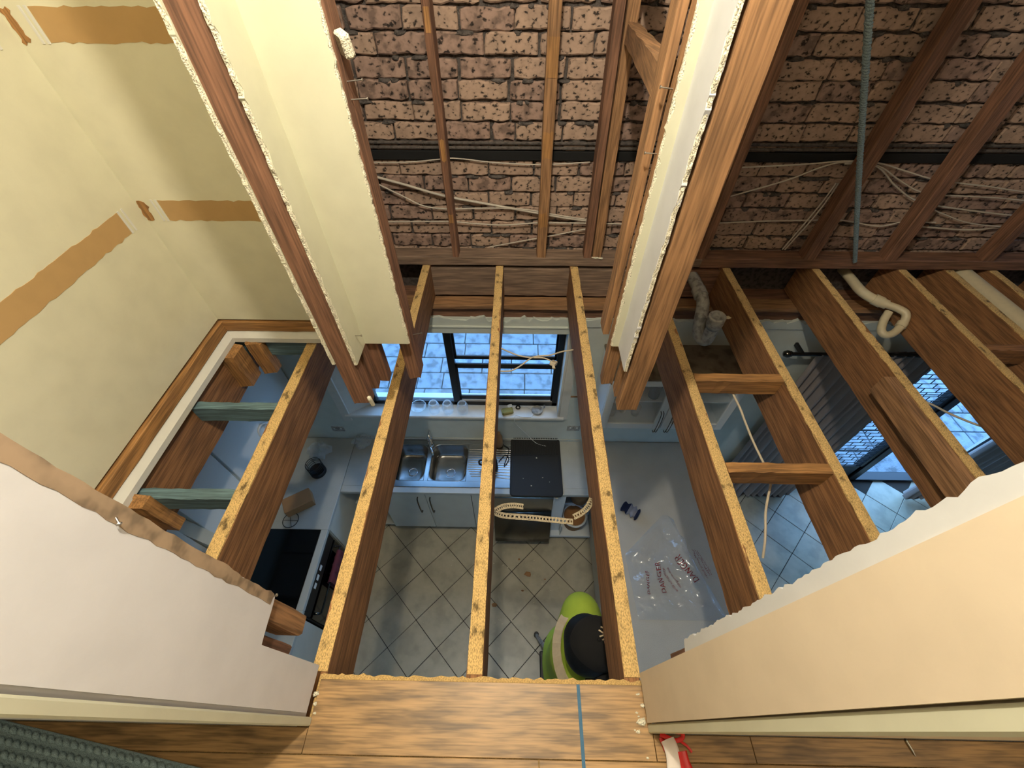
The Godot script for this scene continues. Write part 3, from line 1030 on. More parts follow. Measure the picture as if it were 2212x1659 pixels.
func kitchen_furniture():
	var by := BENCH_Y
	# bench under the window, with the hole for the sink
	var b := MB.new()
	for s in [[-1.503, 0.715, -1.612, -1.553], [-1.503, -1.16, -2.095, -1.612], [0.02, 0.715, -2.095, -1.612], [-1.16, 0.02, -2.095, -2.075]]:
		b.span(s[0], s[1], by - 0.038, by, s[2], s[3], 0.003)
	var t := thing("benchtop", "pale benchtop under the window holding the double sink", "benchtop", Vector3(-0.4, by - 0.038, -1.8))
	part("top", b, M.benchtop, t)
	b = MB.new()
	b.span(-1.503, 0.715, by - 0.002, by + 0.030, -2.099, -2.088, 0.003)
	part("upstand", b, M.benchtop, t)
	# bench along the left wall with the cooktop
	b = MB.new()
	for s in [[-2.14, -1.507, -2.095, -1.222], [-2.14, -1.507, -0.640, 0.30], [-1.562, -1.507, -1.222, -0.640], [-2.14, -1.99, -1.222, -0.640]]:
		b.span(s[0], s[1], by - 0.038, by, s[2], s[3], 0.003)
	t = thing("benchtop", "pale benchtop along the left wall around the black cooktop", "benchtop", Vector3(-1.8, by - 0.038, -0.9))
	part("top", b, M.benchtop, t)
	# sink
	sink(by)
	# cabinets under the window bench
	t = thing("base_cabinet", "white sink cabinet under the window bench with two bow handled doors", "cabinet", Vector3(-0.6, FLOOR_Y, -1.85))
	b = MB.new()
	for s in [[-1.20, -1.184, -2.64, -1.888, -2.09, -1.58], [-0.21, -0.194, -2.64, -1.888, -2.09, -1.58], [-1.2, -0.194, -2.64, -2.624, -2.09, -1.58], [-1.2, -0.194, -2.76, -2.64, -1.66, -1.64]]:
		b.span(s[0], s[1], s[2], s[3], s[4], s[5], 0.001)
	part("carcass", b, M.cabinet_white, t)
	for d in [[-1.193, -0.788, -0.856], [-0.783, -0.385, -0.746], [-0.380, -0.205, 9.0]]:
		b = MB.new()
		b.span(d[0], d[1], -2.632, -1.895, -1.58, -1.562, 0.002)
		var dr := part("door", b, M.cabinet_white, t)
		if d[2] < 5.0:
			b = MB.new()
			bow_handle(b, d[2], -1.955, -2.235, -1.562)
			part("handle", b, M.steel_dark, dr)
	# open corner cabinet
	t = thing("corner_cabinet", "open corner cabinet left of the sink with a dark inside", "cabinet", Vector3(-1.35, FLOOR_Y, -1.85))
	b = MB.new()
	b.span(-1.505, -1.20, -2.64, -2.62, -2.09, -1.58, 0.001)
	b.span(-1.505, -1.20, -2.62, -1.89, -2.095, -2.08, 0.001)
	b.span(-1.50, -1.20, -2.25, -2.234, -2.08, -1.62, 0.001)
	part("carcass", b, M.cabinet_white, t)
	# left run below the cooktop bench
	t = thing("base_cabinet", "white cabinet panel beside the oven under the left bench", "cabinet", Vector3(-1.8, FLOOR_Y, -1.4))
	b = MB.new()
	b.span(-2.13, -1.525, -2.64, -1.89, -2.09, -1.235, 0.001)
	part("carcass", b, M.cabinet_white, t)
	b = MB.new()
	b.span(-1.525, -1.512, -2.632, -1.895, -1.575, -1.24, 0.002)
	part("door", b, M.cabinet_white, t)
	t = thing("base_cabinet", "white cabinet nearer than the oven under the left bench", "cabinet", Vector3(-1.8, FLOOR_Y, -0.2))
	b = MB.new()
	b.span(-2.13, -1.525, -2.64, -1.89, -0.60, 0.30, 0.001)
	part("carcass", b, M.cabinet_white, t)
	for d in [[-0.595, -0.15], [-0.145, 0.295]]:
		b = MB.new()
		b.span(-1.525, -1.512, -2.632, -1.895, d[0], d[1], 0.002)
		part("door", b, M.cabinet_white, t)
	# cooktop and oven
	t = thing("cooktop", "large black glass cooktop set in the left bench", "cooktop", Vector3(-1.77, by, -0.93))
	b = MB.new()
	b.span(-1.99, -1.562, by - 0.05, by + 0.006, -1.222, -0.640, 0.003)
	part("glass", b, M.black_gloss, t)
	b = MB.new()
	for k in 4:
		b.lathe([[0.0, 0.0], [0.017, 0.0], [0.015, 0.02], [0.0, 0.021]], Transform3D(Basis(), Vector3(-1.94 + 0.05 * k, by + 0.006, -0.67)), 14)
	part("knob", b, M.black_plastic, t)
	t = thing("oven", "black oven under the cooktop with pale control labels", "oven", Vector3(-1.8, FLOOR_Y, -0.93))
	b = MB.new()
	b.span(-2.12, -1.53, -2.64, -1.902, -1.22, -0.615, 0.003)
	part("body", b, M.black_plastic, t)
	b = MB.new()
	b.span(-1.53, -1.508, -2.60, -2.04, -1.21, -0.625, 0.004)
	part("door", b, M.black_gloss, t)
	b = MB.new()
	b.span(-1.53, -1.512, -2.02, -1.905, -1.21, -0.625, 0.003)
	var cp := part("control_panel", b, M.black_plastic, t)
	for z in [-0.955, -0.885, -0.825]:
		b = MB.new()
		b.span(-1.512, -1.509, -1.955, -1.922, z - 0.020, z + 0.020, 0.001)
		part("control_label", b, M.plain_white, cp)
	b = MB.new()
	b.tube([Vector3(-1.508, -2.085, -1.17), Vector3(-1.468, -2.085, -1.17), Vector3(-1.468, -2.085, -0.665), Vector3(-1.508, -2.085, -0.665)], 0.010, 8)
	part("handle", b, M.steel_dark, t)
	# towel over the oven handle
	b = MB.new()
	var rings := []
	for i in 15:
		var z := -1.14 + 0.25 * i / 14.0
		var w := 0.006 * sin(i * 1.7) + 0.004 * sin(i * 3.1)
		var ring := PackedVector3Array()
		var lo := -2.36 + 0.02 * sin(i * 0.8)
		for p in [[-0.020 + w, lo], [-0.018 + w, -2.10], [-0.012, -2.076], [0.0, -2.070], [0.012, -2.076], [0.018 + w, -2.10], [0.022 + w * 2.0, lo + 0.05], [0.016 + w * 2.0, lo + 0.05], [0.012 + w, -2.10], [0.0, -2.0735], [-0.012 + w, -2.10], [-0.014 + w, lo]]:
			ring.append(Vector3(-1.468 + p[0] * 1.25, p[1], z))
		rings.append(ring)
	b.loft(rings, 0)
	for i in 26:
		var z2 := -1.135 + 0.24 * i / 25.0
		b.tube([Vector3(-1.441, -2.31, z2), Vector3(-1.439 + rng.randf_range(-0.004, 0.004), -2.345, z2 + rng.randf_range(-0.006, 0.006))], 0.0016, 4)
	solo("towel", b, M.pink_towel, "dusky pink fringed towel hanging on the oven handle", "towel", Vector3(-1.468, -2.3, -1.0))
	# overhead cabinets on the left wall
	b = MB.new()
	b.span(-2.35, -2.15, -3.0, -0.25, -2.35, 2.0, 0.0)
	struct("wall_kitchen_left", b, M.kitchen_wall, "pale left wall of the kitchen")
	var ov := [[-2.095, -1.236, "white overhead cabinet in the corner left of the window"], [-1.226, -0.872, "narrow white overhead cabinet beside the rangehood"], [-0.795, -0.10, "white overhead cabinet nearer than the rangehood"]]
	for o in ov:
		t = thing("overhead_cabinet", o[2], "cabinet", Vector3(-1.95, -1.22, (o[0] + o[1]) * 0.5))
		b = MB.new()
		b.span(-2.145, -1.818, -1.22, -0.34, o[0], o[1], 0.001)
		part("carcass", b, M.cabinet_bright, t)
		b = MB.new()
		b.span(-1.818, -1.80, -1.215, -0.345, o[0] + 0.003, o[1] - 0.003, 0.003)
		part("door", b, M.cabinet_bright, t)
	t = thing("rangehood", "white slanted rangehood between the left overhead cabinets", "rangehood", Vector3(-1.9, -1.1, -0.83))
	b = MB.new()
	b.prism(PackedVector2Array([Vector2(-2.145, -1.15), Vector2(-1.74, -1.15), Vector2(-1.74, -1.11), Vector2(-1.83, -0.75), Vector2(-1.83, -0.36), Vector2(-2.145, -0.36)]), plane_at(Vector3(0, 0, -0.868), Vector3.RIGHT, Vector3.UP), 0.07)
	part("body", b, M.cabinet_white, t)
	b = MB.new()
	b.tube(circle(Vector3(-1.79, -0.99, -1.61), Vector3(1, 0, 0.2).normalized(), 0.045, 22), 0.008, 8)
	solo("towel_ring", b, M.plain_white, "white ring hooked on the door of the corner overhead cabinet", "ring", Vector3(-1.79, -0.99, -1.61))
	# grey island bench on the right
	t = thing("island_bench", "long grey benchtop on the right carrying the plastic bag", "bench", Vector3(1.15, FLOOR_Y, -1.2))
	b = MB.new()
	b.span(0.718, 1.62, by - 0.045, by, -2.095, -0.22, 0.004)
	part("top", b, M.peninsula_top, t)
	b = MB.new()
	b.span(0.76, 1.56, FLOOR_Y, by - 0.046, -2.09, -0.28, 0.002)
	part("body", b, M.cabinet_white, t)
	# dishwasher with a bulging steel door
	t = thing("dishwasher", "steel dishwasher under the bench with its glossy door bulging forward", "dishwasher", Vector3(0.08, FLOOR_Y, -1.8))
	b = MB.new()
	b.span(-0.185, 0.335, FLOOR_Y + 0.02, -1.895, -2.09, -1.575, 0.003)
	part("body", b, M.steel_dark, t)
	b = MB.new()
	rings = []
	for x in [-0.186, -0.180, 0.330, 0.336]:
		var e: float = 0.004 if x == -0.186 or x == 0.336 else 0.0
		var ring := PackedVector3Array()
		for p in [[-1.90, -1.572], [-1.90, -1.555], [-1.93, -1.547], [-2.03, -1.535], [-2.12, -1.535], [-2.15, -1.545], [-2.16, -1.572]]:
			ring.append(Vector3(x, p[0], p[1] - e))
		rings.append(ring)
	b.loft(rings, 0)
	part("control_panel", b, M.steel, t)
	b = MB.new()
	rings = []
	for x in [-0.186, -0.180, 0.330, 0.336]:
		var e: float = 0.004 if x == -0.186 or x == 0.336 else 0.0
		var ring := PackedVector3Array()
		for p in [[-2.165, -1.572], [-2.165, -1.545], [-2.20, -1.525], [-2.40, -1.455], [-2.60, -1.418], [-2.615, -1.425], [-2.615, -1.445], [-2.40, -1.49]]:
			ring.append(Vector3(x, p[0], p[1] - e))
		rings.append(ring)
	b.loft(rings, 0)
	part("door", b, M.steel_dark, t)
	# white corner unit with a pull-out bin
	t = thing("bin_cabinet", "white end cabinet with an open front where bins stand", "cabinet", Vector3(0.53, FLOOR_Y, -1.8))
	b = MB.new()
	b.span(0.338, 0.352, -2.70, -1.89, -2.09, -1.555, 0.001)
	b.span(0.352, 0.445, -2.68, -1.895, -1.575, -1.555, 0.002)
	b.span(0.352, 0.755, -2.70, -2.66, -2.09, -1.50, 0.003)
	b.span(0.745, 0.758, -2.66, -1.90, -2.09, -1.72, 0.001)
	part("carcass", b, M.cabinet_bright, t)
	b = MB.new()
	b.span(0.448, 0.742, -2.66, -2.44, -1.76, -1.745, 0.002)
	b.span(0.448, 0.455, -2.66, -2.44, -1.745, -1.51, 0.002)
	part("pull_out_frame", b, M.cabinet_bright, t)
	for q in [[Vector3(0.59, -2.655, -1.64), 0.115, 0.17, "white rimmed round bin with brown inside in the end cabinet"], [Vector3(0.62, -2.30, -1.74), 0.10, 0.25, "second round bin further back in the end cabinet"]]:
		var tb := thing("bin", q[3], "bin", q[0], "round bins in the end cabinet")
		b = MB.new()
		var r: float = q[1]
		var h: float = q[2]
		b.lathe([[0.0, 0.0], [r * 0.8, 0.0], [r * 0.98, h], [r * 0.94, h], [r * 0.77, 0.012], [0.0, 0.012]], Transform3D(Basis(), q[0]), 26)
		part("body", b, M.cardboard, tb)
		b = MB.new()
		b.tube(circle(q[0] + Vector3(0, h, 0), Vector3.UP, r * 0.99, 26), 0.011, 8)
		part("rim", b, M.plain_white, tb)
	glass_cabinet()
	window_in_back()
	glass_door()


func circle(c: Vector3, nrm: Vector3, r: float, k: int) -> Array:
	var u := nrm.cross(Vector3.UP)
	if u.length() < 0.1:
		u = nrm.cross(Vector3.RIGHT)
	u = u.normalized()
	var v := nrm.cross(u).normalized()
	var out := []
	for i in k + 1:
		var a := TAU * i / k
		out.append(c + u * cos(a) * r + v * sin(a) * r)
	return out


func sink(by: float):
	var t := thing("sink", "stainless double bowl sink with a ribbed draining board", "sink", Vector3(-0.6, by, -1.85))
	# deck: strips round the two bowls
	var b := MB.new()
	var bowls := [[-0.953, 0.147], [-0.600, 0.165]]
	var z0 := -2.035
	var z1 := -1.668
	for s in [[-1.16, 0.02, -2.085, z0 - 0.003], [-1.16, 0.02, z1 + 0.003, -1.608], [-1.16, -1.103, z0 - 0.003, z1 + 0.003], [-0.803, -0.768, z0 - 0.003, z1 + 0.003], [-0.432, 0.02, z0 - 0.003, z1 + 0.003]]:
		b.span(s[0], s[1], by + 0.0005, by + 0.0035, s[2], s[3], 0.0008)
	b.span(-1.16, 0.02, by + 0.001, by + 0.007, -1.612, -1.606, 0.002)
	b.span(-1.16, 0.02, by + 0.001, by + 0.007, -2.088, -2.082, 0.002)
	# fill in the corners of the bowl openings
	for q in bowls:
		var cx: float = q[0]
		var hx: float = q[1]
		var hz := (z1 - z0) * 0.5
		var out := rrect(hx, hz, 0.075, 6)
		for ci in 4:
			var cor: Vector2 = [Vector2(hx, hz), Vector2(-hx, hz), Vector2(-hx, -hz), Vector2(hx, -hz)][ci]
			for i in 6:
				var p0: Vector2 = out[ci * 7 + i]
				var p1: Vector2 = out[ci * 7 + i + 1]
				var zc := (z0 + z1) * 0.5
				b.tri(Vector3(cx + cor.x, by + 0.0034, zc + cor.y), Vector3(cx + p1.x, by + 0.0034, zc + p1.y), Vector3(cx + p0.x, by + 0.0034, zc + p0.y))
	part("deck", b, M.steel, t)
	for q in bowls:
		b = MB.new()
		var c := Vector3(q[0], by, (z0 + z1) * 0.5)
		var hx2: float = q[1]
		var hz2 := (z1 - z0) * 0.5
		var rings := []
		for e in [[0.006, 0.004, 0.078], [0.004, 0.0, 0.075], [-0.002, -0.004, 0.072], [-0.12, -0.012, 0.070], [-0.145, -0.020, 0.065], [-0.158, -0.040, 0.055], [-0.161, -0.075, 0.04], [-0.163, -0.115, 0.03]]:
			var pr := rrect(hx2 + e[1], hz2 + e[1], e[2], 6)
			rings.append(ring_y(pr, c + Vector3(0, e[0], 0)))
		# inner surface only, then an outer skin 1 mm below so that it has thickness
		var outer := []
		for r in rings:
			var o2 := PackedVector3Array()
			for p in r:
				var d: Vector3 = p - c
				o2.append(c + Vector3(d.x * 1.012, d.y - 0.0025, d.z * 1.012))
			outer.append(o2)
		var whole := [] + outer
		var inn := rings.duplicate()
		inn.reverse()
		var closed := []
		for r in outer:
			closed.append(r)
		closed.reverse()
		closed.append_array(rings)
		b.loft(closed, 0)
		var bowl := part("bowl", b, M.steel, t)
		b = MB.new()
		var dz: float = 0.018
		b.lathe([[0.0, -0.0225], [0.018, -0.0225], [0.024, -0.012], [0.034, -0.002], [0.042, 0.001], [0.044, -0.001], [0.044, -0.03], [0.0, -0.03]], Transform3D(Basis(), c + Vector3(0, -0.160, dz)), 28)
		var dr := part("drain", b, M.chrome, bowl)
		b = MB.new()
		b.lathe([[0.0, -0.018], [0.020, -0.019], [0.021, -0.022], [0.0, -0.024]], Transform3D(Basis(), c + Vector3(0, -0.158, dz)), 20)
		part("drain_hole", b, M.black_plastic, bowl)
	b = MB.new()
	for k in 13:
		var z := -1.985 + k * 0.0225
		var bend := 0.0 if k < 10 else (k - 9) * 0.012
		b.tube(curve([Vector3(-0.425 + bend, by + 0.0035, z), Vector3(-0.28, by + 0.0035, z), Vector3(-0.01, by + 0.0035, z + bend * 0.6)], 4), 0.0055, 6, true, 0.8)
	part("draining_ribs", b, M.steel, t)
	# tap
	t = thing("tap", "chrome lever tap standing between the two sink bowls", "tap", Vector3(-0.785, by + 0.003, -2.015))
	b = MB.new()
	b.lathe([[0.0, 0.0], [0.030, 0.0], [0.031, 0.006], [0.024, 0.010], [0.023, 0.09], [0.025, 0.10], [0.025, 0.128], [0.020, 0.138], [0.0, 0.140]], Transform3D(Basis(), Vector3(-0.785, by + 0.003, -2.03)), 22)
	part("body", b, M.chrome, t)
	b = MB.new()
	b.tube(curve([Vector3(-0.785, by + 0.075, -2.02), Vector3(-0.765, by + 0.11, -1.95), Vector3(-0.74, by + 0.105, -1.89), Vector3(-0.735, by + 0.085, -1.875)], 5), 0.011, 10)
	part("spout", b, M.chrome, t)
	b = MB.new()
	b.tube([Vector3(-0.785, by + 0.135, -2.03), Vector3(-0.787, by + 0.150, -2.035), Vector3(-0.79, by + 0.158, -2.085)], [0.02, 0.015, 0.009], 10)
	part("lever", b, M.chrome, t)


func glass_cabinet():
	var t := thing("glass_cabinet", "white wall cabinet with two glazed doors right of the window", "cabinet", Vector3(1.08, -1.15, -1.9))
	var b := MB.new()
	for s in [[0.625, 0.643, -1.155, -0.60, -2.095, -1.79], [1.535, 1.553, -1.155, -0.60, -2.095, -1.79], [0.625, 1.553, -1.155, -1.137, -2.095, -1.79], [1.08, 1.096, -1.137, -0.60, -2.095, -1.79], [0.643, 1.535, -1.137, -0.60, -2.098, -2.088], [0.643, 1.535, -0.89, -0.876, -2.088, -1.82]]:
		b.span(s[0], s[1], s[2], s[3], s[4], s[5], 0.001)
	part("carcass", b, M.cabinet_bright, t)
	b = MB.new()
	b.span(0.620, 1.558, -0.60, -0.582, -2.096, -1.765, 0.002)
	part("dusty_top", b, M.dust, t)
	for d in [[0.628, 1.085, 1.045], [1.091, 1.55, 1.13]]:
		b = MB.new()
		var x0: float = d[0]
		var x1: float = d[1]
		for s in [[x0, x0 + 0.055], [x1 - 0.055, x1]]:
			b.span(s[0], s[1], -1.153, -0.605, -1.79, -1.770, 0.002)
		for y in [[-1.153, -1.088], [-0.660, -0.605]]:
			b.span(x0 + 0.055, x1 - 0.055, y[0], y[1], -1.79, -1.770, 0.002)
		var dr := part("door", b, M.cabinet_bright, t)
		b = MB.new()
		b.span(x0 + 0.050, x1 - 0.050, -1.093, -0.655, -1.783, -1.779, 0.0005)
		part("pane", b, M.pane, dr)
		b = MB.new()
		for dx in [-0.006, 0.012]:
			bow_handle(b, d[2] + dx, -0.93, -1.17, -1.770, 0.003, 0.032)
		part("handle", b, M.steel_dark, dr)
	b = MB.new()
	b.lathe([[0.0, 0.0], [0.038, 0.0], [0.040, 0.13], [0.036, 0.13], [0.034, 0.006], [0.0, 0.006]], Transform3D(Basis(), Vector3(0.99, -0.876, -1.87)), 20)
	solo("mug", b, M.navy, "dark blue mug on the shelf behind the glazed cabinet door", "mug", Vector3(0.99, -0.876, -1.87))
	b = MB.new()
	b.lathe([[0.0, 0.0], [0.03, 0.0], [0.055, 0.05], [0.052, 0.05], [0.027, 0.005], [0.0, 0.005]], Transform3D(Basis(), Vector3(0.83, -0.876, -1.92)), 20)
	solo("bowl", b, M.plain_white, "small white bowl beside the mug in the glazed cabinet", "bowl", Vector3(0.83, -0.876, -1.92))
	for k in 3:
		b = MB.new()
		b.lathe([[0.0, 0.0], [0.028, 0.0], [0.033, 0.09], [0.030, 0.09], [0.025, 0.006], [0.0, 0.006]], Transform3D(Basis(), Vector3(0.74 + k * 0.09, -1.137, -1.90 - 0.03 * (k % 2))), 16)
		solo("tumbler", b, M.cable_grey, "grey tumbler on the floor of the glazed cabinet", "tumbler", Vector3(0.74 + k * 0.09, -1.137, -1.9), "tumblers in the glazed cabinet")


func window_in_back():
	# sill, lining and the black frame with its fixed pane and double-hung sashes
	var b := MB.new()
	b.span(-1.50, 0.42, -1.50, -1.463, -2.235, -2.075, 0.008)
	struct("trim_1", b, M.white_trim, "white painted window sill over the sink")
	b = MB.new()
	b.span(-1.50, 0.43, -0.49, -0.425, -2.12, -2.085, 0.004)
	b.span(-1.50, 0.43, -0.435, -0.420, -2.12, -2.078, 0.003)
	struct("trim_2", b, M.kitchen_wall, "pale moulding over the head of the kitchen window")
	b = MB.new()
	b.span(0.358, 0.376, -1.463, -0.49, -2.25, -2.095, 0.002)
	b.span(0.376, 0.445, -1.50, -0.42, -2.12, -2.090, 0.003)
	struct("trim_3", b, M.white_trim, "white lining and architrave on the right of the kitchen window")
	b = MB.new()
	b.prism(PackedVector2Array([Vector2(-1.46, -2.098), Vector2(-1.255, -2.235), Vector2(-1.52, -2.235)]), Transform3D(Basis(Vector3.RIGHT, Vector3(0, 0, 1), Vector3.DOWN), Vector3(0, -0.47, 0)), 0.995)
	b.span(-1.53, -1.455, -1.56, -0.42, -2.12, -2.090, 0.003)
	struct("trim_4", b, M.white_trim, "white splayed lining and architrave on the left of the kitchen window")
	b = MB.new()
	for s in [[-1.26, -1.225, -1.455, -0.52], [-0.545, -0.487, -1.455, -0.52], [0.312, 0.357, -1.455, -0.52], [-1.26, 0.357, -1.455, -1.408], [-1.26, 0.357, -0.575, -0.52]]:
		b.span(s[0], s[1], s[2], s[3], -2.25, -2.205, 0.003)
	var w := struct("window_1", b, M.black_metal, "black framed kitchen window, fixed pane left and sliding sashes right")
	b = MB.new()
	b.span(-1.225, -0.545, -1.408, -0.575, -2.230, -2.226, 0.0005)
	part("pane", b, M.pane, w)
	b = MB.new()
	for s in [[-0.487, -0.470, -1.392, -0.925], [0.297, 0.312, -1.392, -0.925], [-0.487, 0.312, -0.975, -0.925], [-0.487, 0.312, -1.372, -1.325]]:
		b.span(s[0], s[1], s[2], s[3], -2.222, -2.206, 0.002)
	var sa := part("sash", b, M.black_metal, w)
	b = MB.new()
	b.span(-0.470, 0.297, -1.33, -0.97, -2.215, -2.212, 0.0005)
	part("pane", b, M.pane, sa)
	b = MB.new()
	for s in [[-0.487, -0.470, -0.895, -0.575], [0.297, 0.312, -0.895, -0.575], [-0.487, 0.312, -0.897, -0.860]]:
		b.span(s[0], s[1], s[2], s[3], -2.247, -2.230, 0.002)
	sa = part("sash", b, M.black_metal, w)
	b = MB.new()
	b.span(-0.470, 0.297, -0.87, -0.575, -2.240, -2.237, 0.0005)
	part("pane", b, M.pane, sa)
	b = MB.new()
	b.span(-0.487, 0.312, -1.404, -1.378, -2.228, -2.206, 0.002)
	part("sill_track", b, M.cable_grey, w)
	# torn plaster above the window
	b = MB.new()
	b.prism(frayed([Vector2(-1.9, -0.425), Vector2(2.9, -0.425), Vector2(2.9, -0.365), Vector2(-1.9, -0.365)], 0.018, 0.03, 41.0, [2]), plane_at(Vector3(0, 0, -2.112), Vector3.RIGHT, Vector3.UP), 0.022)
	struct("trim_5", b, M.kitchen_wall, "ragged edge of the plaster above the kitchen window")


func glass_door():
	# security screen door and curtains in the back wall on the right
	var b := MB.new()
	for s in [[2.90, 2.96, -2.76, -0.62], [3.70, 3.78, -2.76, -0.62], [4.69, 4.75, -2.76, -0.62], [2.90, 4.75, -0.70, -0.62], [2.90, 4.75, -2.76, -2.725]]:
		b.span(s[0], s[1], s[2], s[3], -2.30, -2.20, 0.003)
	var d := struct("door_1", b, M.black_metal, "black framed sliding screen door to the yard")
	b = MB.new()
	for s in [[2.965, 3.005, -2.72, -0.705], [3.655, 3.695, -2.72, -0.705], [2.965, 3.695, -2.72, -2.45], [2.965, 3.695, -0.78, -0.705]]:
		b.span(s[0], s[1], s[2], s[3], -2.235, -2.21, 0.002)
	var leaf := part("screen_leaf", b, M.black_metal, d)
	b = MB.new()
	var rows := 30
	for r in rows + 1:
		var y := lerpf(-2.45, -0.78, float(r) / rows)
		b.span(3.005, 3.655, y - 0.003, y + 0.003, -2.226, -2.220, 0.001)
		if r < rows:
			var x := 3.005 + (0.0625 if r % 2 else 0.0)
			while x < 3.655:
				b.span(x - 0.003, x + 0.003, y, y + 1.67 / rows, -2.226, -2.220, 0.001)
				x += 0.125
	part("grille", b, M.black_metal, leaf, "", "stuff")
	# curtain rod and curtains
	var t := thing("curtain_rod", "black curtain rod over the screen door with a round end knob", "curtain rod", Vector3(3.3, -0.57, -2.0))
	b = MB.new()
	b.tube([Vector3(1.87, -0.565, -2.0), Vector3(4.9, -0.575, -2.0)], 0.014, 10)
	part("rod", b, M.black_metal, t)
	b = MB.new()
	b.lathe([[0.0, -0.03], [0.02, -0.025], [0.027, 0.0], [0.02, 0.022], [0.0, 0.03]], Transform3D(Basis(Vector3(0, 0, 1), PI / 2), Vector3(1.85, -0.565, -2.0)), 14)
	part("finial", b, M.steel_dark, t)
	for x in [1.95, 4.8]:
		b = MB.new()
		b.span(x - 0.01, x + 0.01, -0.58, -0.55, -2.10, -2.0, 0.002)
		part("bracket", b, M.black_metal, t)
	for c in [[2.06, 2.93, 11, "dark taupe curtain gathered left of the screen door"], [4.16, 4.80, 8, "dark taupe curtain gathered right of the screen door"]]:
		b = MB.new()
		var rings := []
		var n := 10
		var k: int = c[2] * 8
		for i in n + 1:
			var f := float(i) / n
			var y := lerpf(-0.56, -2.70, f)
			var ring := PackedVector3Array()
			for s in 2:
				for j in k + 1:
					var u := float(j if s == 0 else k - j) / k
					var amp := lerpf(0.022, 0.045, f)
					var x := lerpf(c[0], c[1], u) + 0.012 * sin(u * 23.0 + f * 3.0)
					var z := -2.005 + amp * sin(u * TAU * c[2] + 0.8 * sin(u * 9.0)) + (0.0 if s == 0 else -0.004)
					ring.append(Vector3(x, y, z))
			rings.append(ring)
		b.loft(rings, 0)
		solo("curtain", b, M.curtain, c[3], "curtain", Vector3((c[0] + c[1]) * 0.5, -2.7, -2.0))


